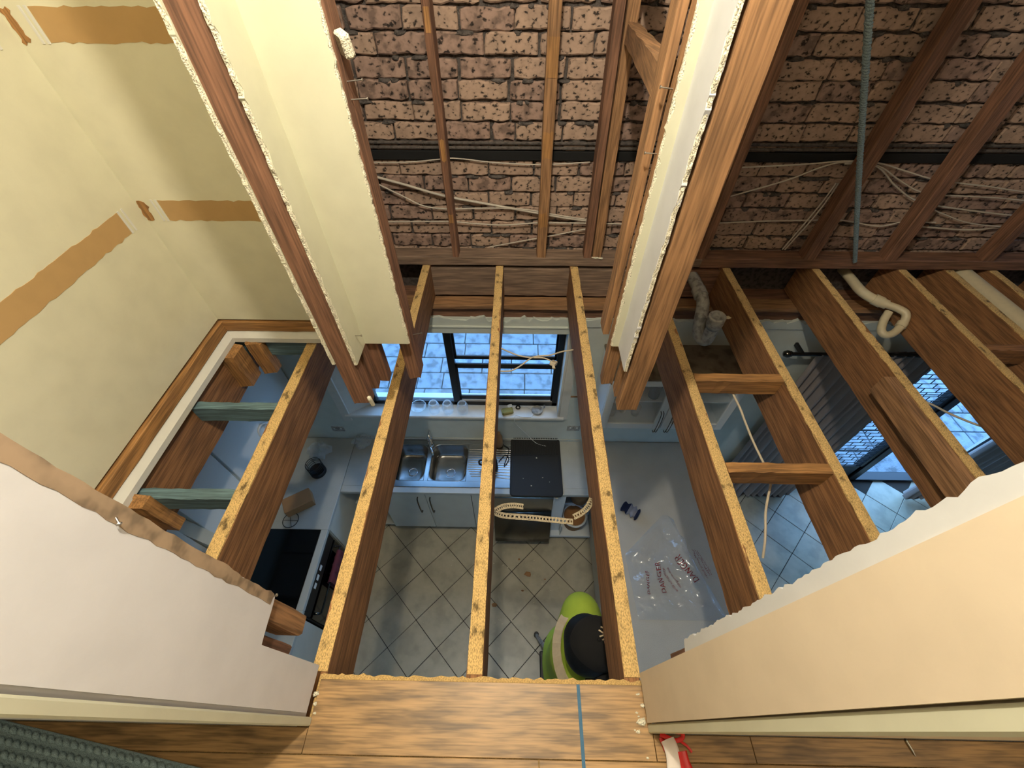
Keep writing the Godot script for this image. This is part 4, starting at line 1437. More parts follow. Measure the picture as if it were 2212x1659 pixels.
# ---------------------------------------------------------------- small things
func small_things():
	var by := BENCH_Y
	# jars and a dish on the sill
	for k in 3:
		var x: float = [-0.712, -0.592, -0.464][k]
		var o := Vector3(x, -1.462, -2.140)
		var t := thing("glass_jar", ["clear glass jar standing left among the three on the sill", "clear glass jar standing middle among the three on the sill", "clear glass jar standing right among the three on the sill, nearest the black mullion"][k], "jar", o, "glass jars on the window sill")
		var b := MB.new()
		b.lathe([[0.0, 0.0], [0.044, 0.0], [0.050, 0.008], [0.051, 0.07], [0.046, 0.088], [0.034, 0.10], [0.034, 0.118], [0.031, 0.118], [0.031, 0.099], [0.043, 0.086], [0.0475, 0.07], [0.0465, 0.012], [0.041, 0.006], [0.0, 0.006]], Transform3D(Basis(), o), 28)
		part("body", b, M.jar_glass, t)
		b = MB.new()
		b.tube(circle(o + Vector3(0, 0.112, 0), Vector3.UP, 0.0355, 24), 0.0025, 6)
		part("rim", b, M.jar_glass, t)
	var o2 := Vector3(-0.85, -1.462, -2.15)
	var b2 := MB.new()
	var rings := []
	for e in [[0.03, 0.0], [0.034, 0.006], [0.062, 0.05], [0.066, 0.056], [0.062, 0.056], [0.03, 0.008], [0.002, 0.006]]:
		var ring := PackedVector3Array()
		for j in 48:
			var a := TAU * j / 48
			var r: float = e[0] * (1.0 + (0.04 if j % 4 < 2 else 0.0) * minf(1.0, e[1] / 0.05))
			ring.append(o2 + Vector3(cos(a) * r, e[1], sin(a) * r))
		rings.append(ring)
	b2.loft(rings, 0)
	solo("glass_dish", b2, M.jar_glass, "ribbed clear glass dish left of the jars on the sill", "dish", o2)
	# odds and ends at the right of the sill
	var sy := -1.463
	var b3 := MB.new()
	b3.obox(Transform3D(Basis(Vector3.UP, 0.25), Vector3(-0.075, sy + 0.018, -2.135)), Vector3(0.10, 0.034, 0.065), 0.008)
	solo("sponge", b3, M.sponge, "worn yellow sponge on the sill half behind the middle joist", "sponge", Vector3(-0.075, sy, -2.135))
	var ch := thing("charger", "white plug charger with a thin white cable on the sill", "charger", Vector3(-0.05, sy, -2.19))
	b3 = MB.new()
	b3.obox(Transform3D(Basis(Vector3.UP, 0.4), Vector3(-0.055, sy + 0.021, -2.18)), Vector3(0.045, 0.042, 0.032), 0.006)
	part("body", b3, M.plain_white, ch)
	b3 = MB.new()
	b3.tube(curve([Vector3(-0.04, sy + 0.004, -2.17), Vector3(0.015, sy + 0.004, -2.195), Vector3(0.097, sy + 0.004, -2.19), Vector3(0.150, sy + 0.004, -2.142), Vector3(0.135, sy + 0.004, -2.09), Vector3(0.06, sy + 0.004, -2.085), Vector3(0.0, sy + 0.004, -2.10), Vector3(-0.015, sy + 0.003, -2.078), Vector3(-0.005, -1.52, -2.066), Vector3(0.03, -1.60, -2.075), Vector3(0.10, -1.72, -2.080), Vector3(0.19, by + 0.03, -2.05), Vector3(0.28, by + 0.026, -2.02)], 6), 0.0022, 6)
	part("cable", b3, M.plain_white, ch)
	b3 = MB.new()
	b3.tube(circle(Vector3(0.018, sy + 0.008, -2.185), Vector3.UP, 0.017, 16), 0.0065, 8)
	solo("coil_ring", b3, M.steel_dark, "small dark ring lying by the charger on the sill", "ring", Vector3(0.018, sy, -2.185))
	b3 = MB.new()
	b3.lathe([[0.0, 0.0], [0.044, 0.0], [0.049, 0.006], [0.049, 0.022], [0.045, 0.027], [0.0, 0.029]], Transform3D(Basis(), Vector3(0.186, sy, -2.152)), 26)
	solo("round_tin", b3, M.pvc_grey, "grey round tin lying on the right of the sill", "tin", Vector3(0.186, sy, -2.152))
	b3 = MB.new()
	b3.tube(circle(Vector3(0.248, sy + 0.022, -2.19), Vector3(1, 0.2, 0.3).normalized(), 0.017, 18), 0.005, 8)
	solo("trinket_ring", b3, M.chrome, "small shiny ring standing beside the round tin", "ring", Vector3(0.248, sy, -2.19))
	# drying rack of dark rubber with a ridged back
	var t2 := thing("drying_mat", "large dark grey drying tray on the bench with ridges along its back", "drying mat", Vector3(0.18, by, -1.8))
	var m := MB.new()
	var pr := rrect(0.228, 0.290, 0.035, 5)
	rings = []
	for e in [[0.009, 1.0], [0.010, 1.0], [0.022, 1.0], [0.026, 0.985], [0.0262, 0.97], [0.022, 0.955], [0.022, 0.5]]:
		rings.append(ring_y(pr, Vector3(0.183, by + e[0], -1.816), e[1]))
	m.loft(rings, -1)
	part("tray", m, M.dark_rubber, t2)
	m = MB.new()
	for k in 26:
		var x := -0.018 + k * 0.0160
		m.span(x, x + 0.007, by + 0.022, by + 0.0275, -2.075, -1.93, 0.0015)
		m.span(x, x + 0.007, by + 0.010, by + 0.040, -2.104, -2.092, 0.0015)
	part("ridges", m, M.dark_rubber, t2)
	m = MB.new()
	m.span(-0.035, 0.40, by + 0.0224, by + 0.025, -1.925, -1.918, 0.001)
	m.span(-0.030, -0.022, by + 0.0224, by + 0.025, -1.92, -1.72, 0.001)
	m.span(0.386, 0.394, by + 0.0224, by + 0.025, -1.92, -1.72, 0.001)
	part("groove_rail", m, M.black_plastic, t2)
	# crumbs of plaster fallen everywhere
	var crumbs := [[Vector3(0.19, by + 0.024, -1.895), 0.008], [Vector3(0.24, by + 0.024, -1.70), 0.007], [Vector3(0.14, by + 0.024, -1.62), 0.007], [Vector3(0.07, by + 0.024, -1.69), 0.004], [Vector3(0.30, by + 0.024, -1.66), 0.003], [Vector3(0.36, by - 0.02, -1.535), 0.018]]
	for c in [[0.343, -0.024, 0.014], [0.331, -0.005, 0.007], [0.334, -0.046, 0.004], [0.337, -0.037, 0.004], [0.345, 0.045, 0.004], [0.323, -0.009, 0.003], [0.351, -0.06, 0.008], [0.345, -0.085, 0.005], [-0.535, -0.05, 0.006], [-0.54, -0.07, 0.008], [-0.53, -0.03, 0.004]]:
		crumbs.append([Vector3(c[0], 0.028, c[1]), c[2]])
	for k in 40:
		crumbs.append([Vector3(rng.randf_range(-0.9, 0.7), FLOOR_Y + 0.001, rng.randf_range(-1.35, -0.25)), rng.randf_range(0.003, 0.008)])
	m = MB.new()
	for c in crumbs:
		chip(m, c[0], c[1])
	solo("plaster_crumbs", m, M.gypsum, "scattered white plaster crumbs on the floors and the drying tray", "debris", Vector3(0, FLOOR_Y, -1), "", "stuff")
	m = MB.new()
	for c in [[0.14, -1.159, 0.03], [0.051, -1.299, 0.012], [0.084, -1.017, 0.014], [-0.178, -0.893, 0.03], [0.30, -1.12, 0.01]]:
		chip(m, Vector3(c[0], FLOOR_Y + 0.001, c[1]), c[2], 0.15)
	solo("plaster_crumbs", m, M.cardboard, "few flat brown flakes on the tiles before the dishwasher", "debris", Vector3(0.1, FLOOR_Y, -1.1), "", "stuff")
	# clutter behind the middle joist
	var cl := thing("electric_kettle", "dark kettle on the draining board mostly hidden by the middle joist", "kettle", Vector3(-0.235, by + 0.008, -1.80))
	m = MB.new()
	m.lathe([[0.0, 0.0], [0.06, 0.0], [0.062, 0.02], [0.056, 0.12], [0.040, 0.16], [0.012, 0.17], [0.010, 0.185], [0.0, 0.187]], Transform3D(Basis(), Vector3(-0.215, by + 0.008, -1.80)), 22)
	part("body", m, M.black_plastic, cl)
	m = MB.new()
	m.tube(curve([Vector3(-0.26, by + 0.14, -1.80), Vector3(-0.31, by + 0.13, -1.80), Vector3(-0.315, by + 0.07, -1.80), Vector3(-0.272, by + 0.04, -1.80)], 5), 0.009, 8)
	part("handle", m, M.black_plastic, cl)
	m = MB.new()
	m.tube(curve([Vector3(-0.15, by + 0.012, -1.86), Vector3(-0.09, by + 0.012, -1.93), Vector3(-0.06, by + 0.012, -1.88), Vector3(-0.10, by + 0.012, -1.82), Vector3(-0.06, by + 0.012, -1.98), Vector3(-0.10, by + 0.012, -2.03), Vector3(-0.15, by + 0.02, -2.06)], 6), 0.0035, 6)
	part("cord", m, M.black_plastic, cl)
	m = MB.new()
	m.lathe([[0.0, 0.0], [0.038, 0.0], [0.04, 0.02], [0.034, 0.13], [0.016, 0.17], [0.016, 0.20], [0.0, 0.201]], Transform3D(Basis(), Vector3(-0.155, by + 0.008, -2.04)), 18)
	solo("bottle", m, M.cardboard, "brown bottle standing behind the draining board by the middle joist", "bottle", Vector3(-0.155, by, -2.04))
	# power points
	for s in [[Vector3(0.52, -1.64, -2.0975), 0.115, 0.07, "grey power point on the wall right of the window"], [Vector3(-1.63, -1.70, -2.0975), 0.115, 0.07, "grey power point in the corner above the crumpled plastic"]]:
		var tt := thing("power_point", s[3], "power point", s[0])
		m = MB.new()
		m.box(s[0], Vector3(s[1], s[2], 0.010), 0.003)
		part("plate", m, M.pvc_grey, tt)
		m = MB.new()
		for dx in [-0.03, 0.03]:
			m.box(s[0] + Vector3(dx, 0.012, 0.006), Vector3(0.014, 0.018, 0.006), 0.002)
		part("switch", m, M.plain_white, tt)
	m = MB.new()
	m.span(0.42, 0.60, -1.19, -1.176, -2.104, -2.092, 0.002)
	solo("batten", m, M.oldpine0, "thin brown batten on the wall right of the window", "batten", Vector3(0.5, -1.18, -2.098))
	# things on the left bench
	var wc := thing("wire_caddy", "black wire caddy with a solid round base on the left bench", "caddy", Vector3(-1.755, by, -1.745))
	m = MB.new()
	m.lathe([[0.0, 0.0], [0.066, 0.0], [0.068, 0.004], [0.066, 0.045], [0.06, 0.047], [0.06, 0.008], [0.0, 0.008]], Transform3D(Basis(), Vector3(-1.745, by, -1.735)), 28)
	part("base", m, M.black_plastic, wc)
	m = MB.new()
	for y in [0.07, 0.095, 0.12, 0.145]:
		m.tube(circle(Vector3(-1.745, by + y, -1.735), Vector3.UP, 0.064, 28), 0.003 if y > 0.14 else 0.0022, 6)
	for k in 6:
		var a := TAU * k / 6.0
		m.tube([Vector3(-1.745 + cos(a) * 0.064, by + 0.04, -1.735 + sin(a) * 0.064), Vector3(-1.745 + cos(a) * 0.064, by + 0.146, -1.735 + sin(a) * 0.064)], 0.0022, 5)
	part("wire_basket", m, M.black_plastic, wc)
	var bx := thing("cardboard_box", "small open cardboard box on the left bench beside the cooktop", "box", Vector3(-1.80, by, -1.43))
	m = MB.new()
	m.obox(Transform3D(Basis(Vector3.UP, 0.55), Vector3(-1.80, by + 0.0455, -1.43)), Vector3(0.22, 0.09, 0.13), 0.002)
	part("carton", m, M.cardboard, bx)
	m = MB.new()
	m.obox(Transform3D(Basis(Vector3.UP, 0.55) * Basis(Vector3.RIGHT, 0.15), Vector3(-1.79, by + 0.096, -1.425)), Vector3(0.22, 0.003, 0.12), 0.001)
	part("flap", m, M.cardboard, bx)
	m = MB.new()
	m.tube(circle(Vector3(-1.835, by + 0.004, -1.295), Vector3.UP, 0.062, 26), 0.003, 6)
	m.tube([Vector3(-1.895, by + 0.004, -1.295), Vector3(-1.775, by + 0.004, -1.295)], 0.002, 5)
	m.tube([Vector3(-1.86, by + 0.004, -1.348), Vector3(-1.81, by + 0.004, -1.242)], 0.002, 5)
	solo("wire_trivet", m, M.black_metal, "thin round wire trivet between the cardboard box and the cooktop", "trivet", Vector3(-1.835, by, -1.295))
	# crumpled clear plastic at the back of the bench
	var sp := [[Vector3(-1.80, by + 0.045, -1.93), 0.085, "crumpled clear plastic bag at the back of the left bench"], [Vector3(-1.42, by + 0.04, -2.03), 0.075, "crumpled clear plastic bag in the corner left of the sink"]]
	for s in sp:
		m = MB.new()
		crumple(m, s[0], s[1], s[0].x * 50.0)
		solo("plastic_bag", m, M.clear_film, s[2], "plastic bag", s[0] - Vector3(0, 0.045, 0))
	big_bag(by)
	sock(by)
	# perforated strap hanging under the joists
	strap(curve([Vector3(0.037, -0.236, -0.735), Vector3(-0.007, -0.232, -0.738), Vector3(-0.052, -0.236, -0.733), Vector3(-0.082, -0.240, -0.712), Vector3(-0.045, -0.244, -0.698), Vector3(0.04, -0.243, -0.692), Vector3(0.108, -0.241, -0.686), Vector3(0.176, -0.241, -0.680), Vector3(0.245, -0.245, -0.676)], 10), "perforated metal strap looping from under the middle joist")
	strap(curve([Vector3(0.247, -0.235, -0.692), Vector3(0.283, -0.215, -0.705), Vector3(0.305, -0.19, -0.72), Vector3(0.319, -0.16, -0.74)], 8), "short torn piece of perforated strap on the joist right of the middle")
	# white flex with a loose connector between the joists
	var fl := thing("flex_cord", "pale flex with a loose connector hanging before the window", "cord", Vector3(0.1, -0.2, -1.56))
	m = MB.new()
	m.tube(curve([Vector3(-0.09, -0.19, -1.645), Vector3(0.006, -0.2, -1.601), Vector3(0.078, -0.2, -1.585), Vector3(0.149, -0.2, -1.582), Vector3(0.189, -0.205, -1.565)], 6), 0.0042, 7)
	m.tube(curve([Vector3(-0.09, -0.2, -1.48), Vector3(-0.033, -0.2, -1.483), Vector3(0.017, -0.2, -1.517), Vector3(0.078, -0.196, -1.575), Vector3(0.119, -0.196, -1.592), Vector3(0.186, -0.198, -1.603), Vector3(0.254, -0.2, -1.633), Vector3(0.322, -0.2, -1.649)], 6), 0.0042, 7)
	part("flex", m, M.flex_white, fl)
	m = MB.new()
	m.obox(Transform3D(Basis(Vector3.UP, -0.5) * Basis(Vector3.RIGHT, -0.5), Vector3(0.204, -0.215, -1.558)), Vector3(0.034, 0.024, 0.042), 0.004)
	m.tube([Vector3(0.203, -0.218, -1.54), Vector3(0.205, -0.222, -1.523)], 0.009, 8)
	part("connector", m, M.flex_white, fl)
	# pipes
	pipes()
	cables()
	# rope tied across the right side
	var a0 := Vector3(1.985, 0.062, -2.145)
	var a1 := Vector3(0.05, 2.44, -1.08)
	var rp := MB.new()
	var ax := (a1 - a0).normalized()
	var u := ax.cross(Vector3.UP).normalized()
	var v := u.cross(ax).normalized()
	for s in 3:
		var pts := []
		for i in 400:
			var f := i / 399.0
			var ang := f * 95.0 * TAU + s * TAU / 3.0
			pts.append(a0.lerp(a1, f) + (u * cos(ang) + v * sin(ang)) * 0.0058 + Vector3.DOWN * 0.03 * sin(f * PI))
		rp.tube(pts, 0.0066, 6)
	solo("rope", rp, M.rope, "grey blue twisted rope stretched from above down to the dark wall plate", "rope", a0)
	hall_things()
	nails()


func chip(m: MB, p: Vector3, r: float, flat := 0.6):
	var rings := []
	var s := p.x * 917.0 + p.z * 533.0
	for e in [[0.0, 0.8], [0.35, 1.0], [0.8, 0.7]]:
		var ring := PackedVector3Array()
		for j in 6:
			var a := TAU * j / 6
			var q: float = r * e[1] * (1.0 + 0.8 * jit.get_noise_2d(j * 70.0 + s, s * 3.0))
			ring.append(p + Vector3(cos(a) * q, e[0] * r * flat, sin(a) * q * 0.7))
		rings.append(ring)
	m.loft(rings)


func crumple(m: MB, c: Vector3, r: float, s: float):
	var rings := []
	for i in 9:
		var th := lerpf(0.08, PI - 0.08, i / 8.0)
		var ring := PackedVector3Array()
		for j in 16:
			var ph := TAU * j / 16
			var d := Vector3(sin(th) * cos(ph), cos(th) * 0.5, sin(th) * sin(ph))
			var q := r * (1.0 + 0.9 * jit.get_noise_3d(d.x * 60.0 + s, d.y * 90.0, d.z * 60.0))
			var p := c + d * q
			p.y = maxf(p.y, c.y - 0.044)
			ring.append(p)
		rings.append(ring)
	m.loft(rings, -1)


# clear plastic bag with a red warning printed on it
func bag_y(x: float, z: float) -> float:
	# folds of the film: broad tents and sharp creases
	var d := absf((z + 0.68) - (x - 1.46) * 3.4) / 3.55
	var y := 0.012 + 0.06 * maxf(0.0, 1.0 - d / 0.10) * clampf((-0.68 - z) * 4.0 + 0.1, 0.0, 1.0)
	var e := absf((z + 1.0) * 0.8 + (x - 1.12) * 0.6)
	y += 0.045 * maxf(0.0, 1.0 - e / 0.06)
	y += 0.035 * maxf(0.0, 1.0 - absf(x - 1.0 + 0.3 * sin(z * 9.0)) / 0.05)
	y += 0.03 * absf(jit.get_noise_2d(x * 420.0, z * 420.0)) + 0.02 * absf(jit.get_noise_2d(x * 900.0 + 50.0, z * 800.0))
	return y


func big_bag(by: float):
	var t := thing("plastic_bag", "large clear plastic bag with red DANGER print lying on the grey bench", "plastic bag", Vector3(1.15, by, -1.0))
	var b := MB.new()
	# outline on the bench, walked row by row from the apex to the open end
	var rows := 34
	var cols := 34
	var grid := []
	for i in rows + 1:
		var f := float(i) / rows
		var z := lerpf(-1.385, -0.62, f)
		var xl: float = lerpf(1.215, 0.86, minf(1.0, f * 2.4)) if f < 0.42 else lerpf(0.86, 0.885, (f - 0.42) / 0.58)
		var xr: float = lerpf(1.262, 1.52, f)
		var line := []
		for j in cols + 1:
			var x := lerpf(xl, xr, float(j) / cols)
			var ed := minf(minf(float(j), float(cols - j)) / 3.0, minf(float(i), float(rows - i)) / 3.0)
			line.append(Vector3(x, by + 0.003 + bag_y(x, z) * clampf(ed, 0.05, 1.0), z))
		grid.append(line)
	for i in rows:
		for j in cols:
			b.quad(grid[i][j], grid[i + 1][j], grid[i + 1][j + 1], grid[i][j + 1], 0)
	part("film", b, M.clear_film, t)
	# print, bent over the film letter by letter
	red_line(t, "DANGER", Vector2(1.345, -0.865), Vector2(1.245, -1.045), 0.062, by)
	red_line(t, "AVOID SUFFOCATION", Vector2(1.42, -0.885), Vector2(1.355, -1.085), 0.022, by)
	red_line(t, "KEEP BAG AWAY FROM", Vector2(1.455, -0.91), Vector2(1.385, -1.09), 0.016, by)
	red_line(t, "BABIES AND CHILDREN", Vector2(1.475, -0.92), Vector2(1.41, -1.09), 0.016, by)
	red_line(t, "DANGER", Vector2(1.10, -0.79), Vector2(1.075, -0.99), 0.045, by)
	red_line(t, "AVOID SUFFOCATION", Vector2(1.19, -0.80), Vector2(1.115, -0.955), 0.020, by)
	red_line(t, "KEEP BAG AWAY FROM", Vector2(1.225, -0.83), Vector2(1.155, -0.96), 0.015, by)
	red_line(t, "DANGER", Vector2(0.985, -0.78), Vector2(0.985, -0.93), 0.03, by)


func red_line(t: Node3D, words: String, from: Vector2, to: Vector2, size: float, by: float):
	var tm := TextMesh.new()
	var f := SystemFont.new()
	f.font_names = PackedStringArray(["Droid Sans"])
	tm.font = f
	tm.text = words
	tm.font_size = 32
	tm.pixel_size = size / 32.0
	tm.depth = 0.0008
	tm.curve_step = 3.0
	var w := tm.get_aabb().size.x
	var src := tm.get_mesh_arrays()
	var v: PackedVector3Array = src[Mesh.ARRAY_VERTEX]
	var idx: PackedInt32Array = src[Mesh.ARRAY_INDEX]
	var d := (to - from)
	var k := d.length() / maxf(w, 0.001)
	d = d.normalized()
	var nn := Vector2(d.y, -d.x)
	var at := origin_of(t)
	var st := SurfaceTool.new()
	st.begin(Mesh.PRIMITIVE_TRIANGLES)
	for p in v:
		var q := from + d * ((p.x + w * 0.5) * k) + nn * p.y
		st.add_vertex(Vector3(q.x, by + 0.0065 + bag_y(q.x, q.y) + p.z, q.y) - at)
	if idx.size():
		for i in idx:
			st.add_index(i)
	st.generate_normals()
	var o := MeshInstance3D.new()
	o.mesh = st.commit()
	o.material_override = M.red_print
	o.name = "print"
	t.add_child(o, true)


func sock(by: float):
	var t := thing("sock", "crumpled navy and grey striped knitted sock on the grey bench", "sock", Vector3(0.95, by, -1.40))
	var path := curve([Vector3(0.895, by + 0.028, -1.455), Vector3(0.945, by + 0.030, -1.425), Vector3(0.985, by + 0.030, -1.395), Vector3(1.015, by + 0.028, -1.37)], 6)
	for piece in [[0, 6, "sock_navy", "toe"], [6, 14, "sock_grey", "body"], [14, 18, "sock_navy", "cuff"]]:
		var b := MB.new()
		var rings := []
		for i in range(piece[0], piece[1] + 1):
			var c: Vector3 = path[i]
			var ring := PackedVector3Array()
			var d := Vector3(0.75, 0, 0.55).normalized()
			var s := Vector3(-d.z, 0, d.x)
			var r := 0.046 + 0.010 * sin(i * 1.3)
			if i < 2:
				r *= 0.6 + 0.2 * i
			for j in 14:
				var a := TAU * j / 14
				var rr := r * (1.0 + 0.10 * jit.get_noise_2d(j * 60.0, i * 50.0) + (0.03 if i % 2 else 0.0))
				ring.append(c + s * cos(a) * rr + Vector3.UP * (sin(a) * rr * 0.55))
			rings.append(ring)
		b.loft(rings, 0)
		part(piece[3], b, M[piece[2]], t)


func strap(pts: Array, label: String):
	# a flat strip with a row of real holes
	var t := thing("metal_strap", label, "strap", pts[0])
	var b := MB.new()
	var n := pts.size()
	var hw := 0.0125
	for i in n - 1:
		var p: Vector3 = pts[i]
		var q: Vector3 = pts[i + 1]
		var d := (q - p).normalized()
		var s := d.cross(Vector3.UP).normalized()
		var u := s.cross(d).normalized()
		var th := u * 0.0006
		var hole := i % 2 == 0
		var bands := [[-1.0, -0.32], [0.32, 1.0]] if hole else [[-1.0, 1.0]]
		for e in bands:
			var rings := []
			for w in [p, q]:
				var ring := PackedVector3Array()
				for k in [[e[0], 1.0], [e[1], 1.0], [e[1], -1.0], [e[0], -1.0]]:
					ring.append(w + s * hw * k[0] + th * k[1])
				rings.append(ring)
			b.loft(rings)
	part("strip", b, M.strap_metal, t)


func pipes():
	var t := thing("waste_trap", "grey waste pipe with a trap and an open socket between two right hand joists", "pipe", Vector3(1.1, -0.27, -1.9))
	var b := MB.new()
	b.tube(curve([Vector3(1.06, -0.06, -2.32), Vector3(1.086, -0.072, -2.129), Vector3(1.095, -0.085, -2.02), Vector3(1.100, -0.105, -1.955), Vector3(1.088, -0.16, -1.890), Vector3(1.090, -0.225, -1.855), Vector3(1.105, -0.262, -1.825), Vector3(1.125, -0.255, -1.80), Vector3(1.128, -0.20, -1.795), Vector3(1.120, -0.12, -1.785)], 6), 0.036, 18)
	part("bend", b, M.pvc_grey, t)
	b = MB.new()
	b.tube([Vector3(1.090, -0.078, -2.055), Vector3(1.096, -0.088, -2.0)], 0.041, 18)
	b.tube([Vector3(1.092, -0.155, -1.897), Vector3(1.090, -0.165, -1.885)], 0.039, 18)
	part("collar", b, M.pvc_grey, t)
	b = MB.new()
	var ax := Transform3D(Basis(Quaternion(Vector3.UP, Vector3(-0.10, 1.0, 0.10).normalized())), Vector3(1.121, -0.14, -1.786))
	b.lathe([[0.0, 0.0], [0.038, 0.0], [0.046, 0.03], [0.047, 0.085], [0.041, 0.092], [0.028, 0.088], [0.027, 0.02], [0.0, 0.018]], ax, 22)
	part("socket", b, M.pvc_grey, t)
	b = MB.new()
	chip(b, Vector3(1.165, -0.062, -1.77), 0.018)
	part("glue_lump", b, M.pvc_cream, t)
	t = thing("waste_trap", "cream trap pipe looping back on itself beside the joist with the shorter timber", "pipe", Vector3(2.15, -0.2, -1.95))
	b = MB.new()
	b.tube(curve([Vector3(2.095, -0.100, -2.32), Vector3(2.094, -0.100, -2.203), Vector3(2.092, -0.100, -2.09), Vector3(2.124, -0.110, -2.043), Vector3(2.162, -0.118, -2.014)], 6), 0.027, 14)
	b.tube(curve([Vector3(2.162, -0.118, -2.014), Vector3(2.206, -0.120, -1.977), Vector3(2.246, -0.120, -1.945), Vector3(2.272, -0.124, -1.905), Vector3(2.270, -0.150, -1.875), Vector3(2.240, -0.182, -1.842), Vector3(2.197, -0.202, -1.814), Vector3(2.158, -0.208, -1.810), Vector3(2.144, -0.198, -1.838), Vector3(2.169, -0.170, -1.892), Vector3(2.197, -0.135, -1.930)], 8), 0.0215, 14)
	part("bend", b, M.pvc_cream, t)
	b = MB.new()
	b.tube([Vector3(2.146, -0.114, -2.026), Vector3(2.184, -0.120, -1.996)], 0.033, 14)
	b.tube([Vector3(2.184, -0.120, -1.996), Vector3(2.205, -0.121, -1.978)], 0.028, 14)
	b.tube([Vector3(2.262, -0.160, -1.866), Vector3(2.245, -0.178, -1.847)], 0.027, 14)
	part("coupling", b, M.pvc_cream, t)
	b = MB.new()
	b.tube([Vector3(2.72, -0.05, -2.32), Vector3(2.742, -0.052, -1.7), Vector3(2.76, -0.055, -0.2)], 0.05, 20)
	solo("drain_pipe", b, M.pvc_cream, "thick white drain pipe running between dark joists near the right edge", "pipe", Vector3(2.74, -0.05, -1.2))
	# flexes hanging through the right hand joists
	b = MB.new()
	b.tube(curve([Vector3(1.035, -0.08, -1.31), Vector3(1.048, -0.104, -1.262), Vector3(1.070, -0.13, -1.196), Vector3(1.080, -0.15, -1.131), Vector3(1.092, -0.17, -1.031), Vector3(1.103, -0.18, -0.953), Vector3(1.105, -0.18, -0.890), Vector3(1.097, -0.18, -0.833), Vector3(1.069, -0.19, -0.775), Vector3(1.039, -0.2, -0.711), Vector3(1.024, -0.215, -0.655), Vector3(1.010, -0.235, -0.60), Vector3(0.999, -0.27, -0.550)], 5), 0.0052, 8)
	solo("flex_cord", b, M.flex_white, "pale flex dangling behind the two short blocks", "cord", Vector3(1.05, -0.27, -0.9))
	b = MB.new()
	b.tube(curve([Vector3(1.83, -0.215, -1.50), Vector3(2.0, -0.262, -1.43), Vector3(2.158, -0.27, -1.361), Vector3(2.22, -0.262, -1.282), Vector3(2.299, -0.255, -1.210), Vector3(2.40, -0.25, -1.154), Vector3(2.402, -0.25, -1.10), Vector3(2.375, -0.25, -1.0), Vector3(2.35, -0.24, -0.8)], 5), 0.0055, 8)
	solo("flex_cord", b, M.cable_grey, "grey flex hanging before the screen door at the right", "cord", Vector3(2.2, -0.27, -1.2))


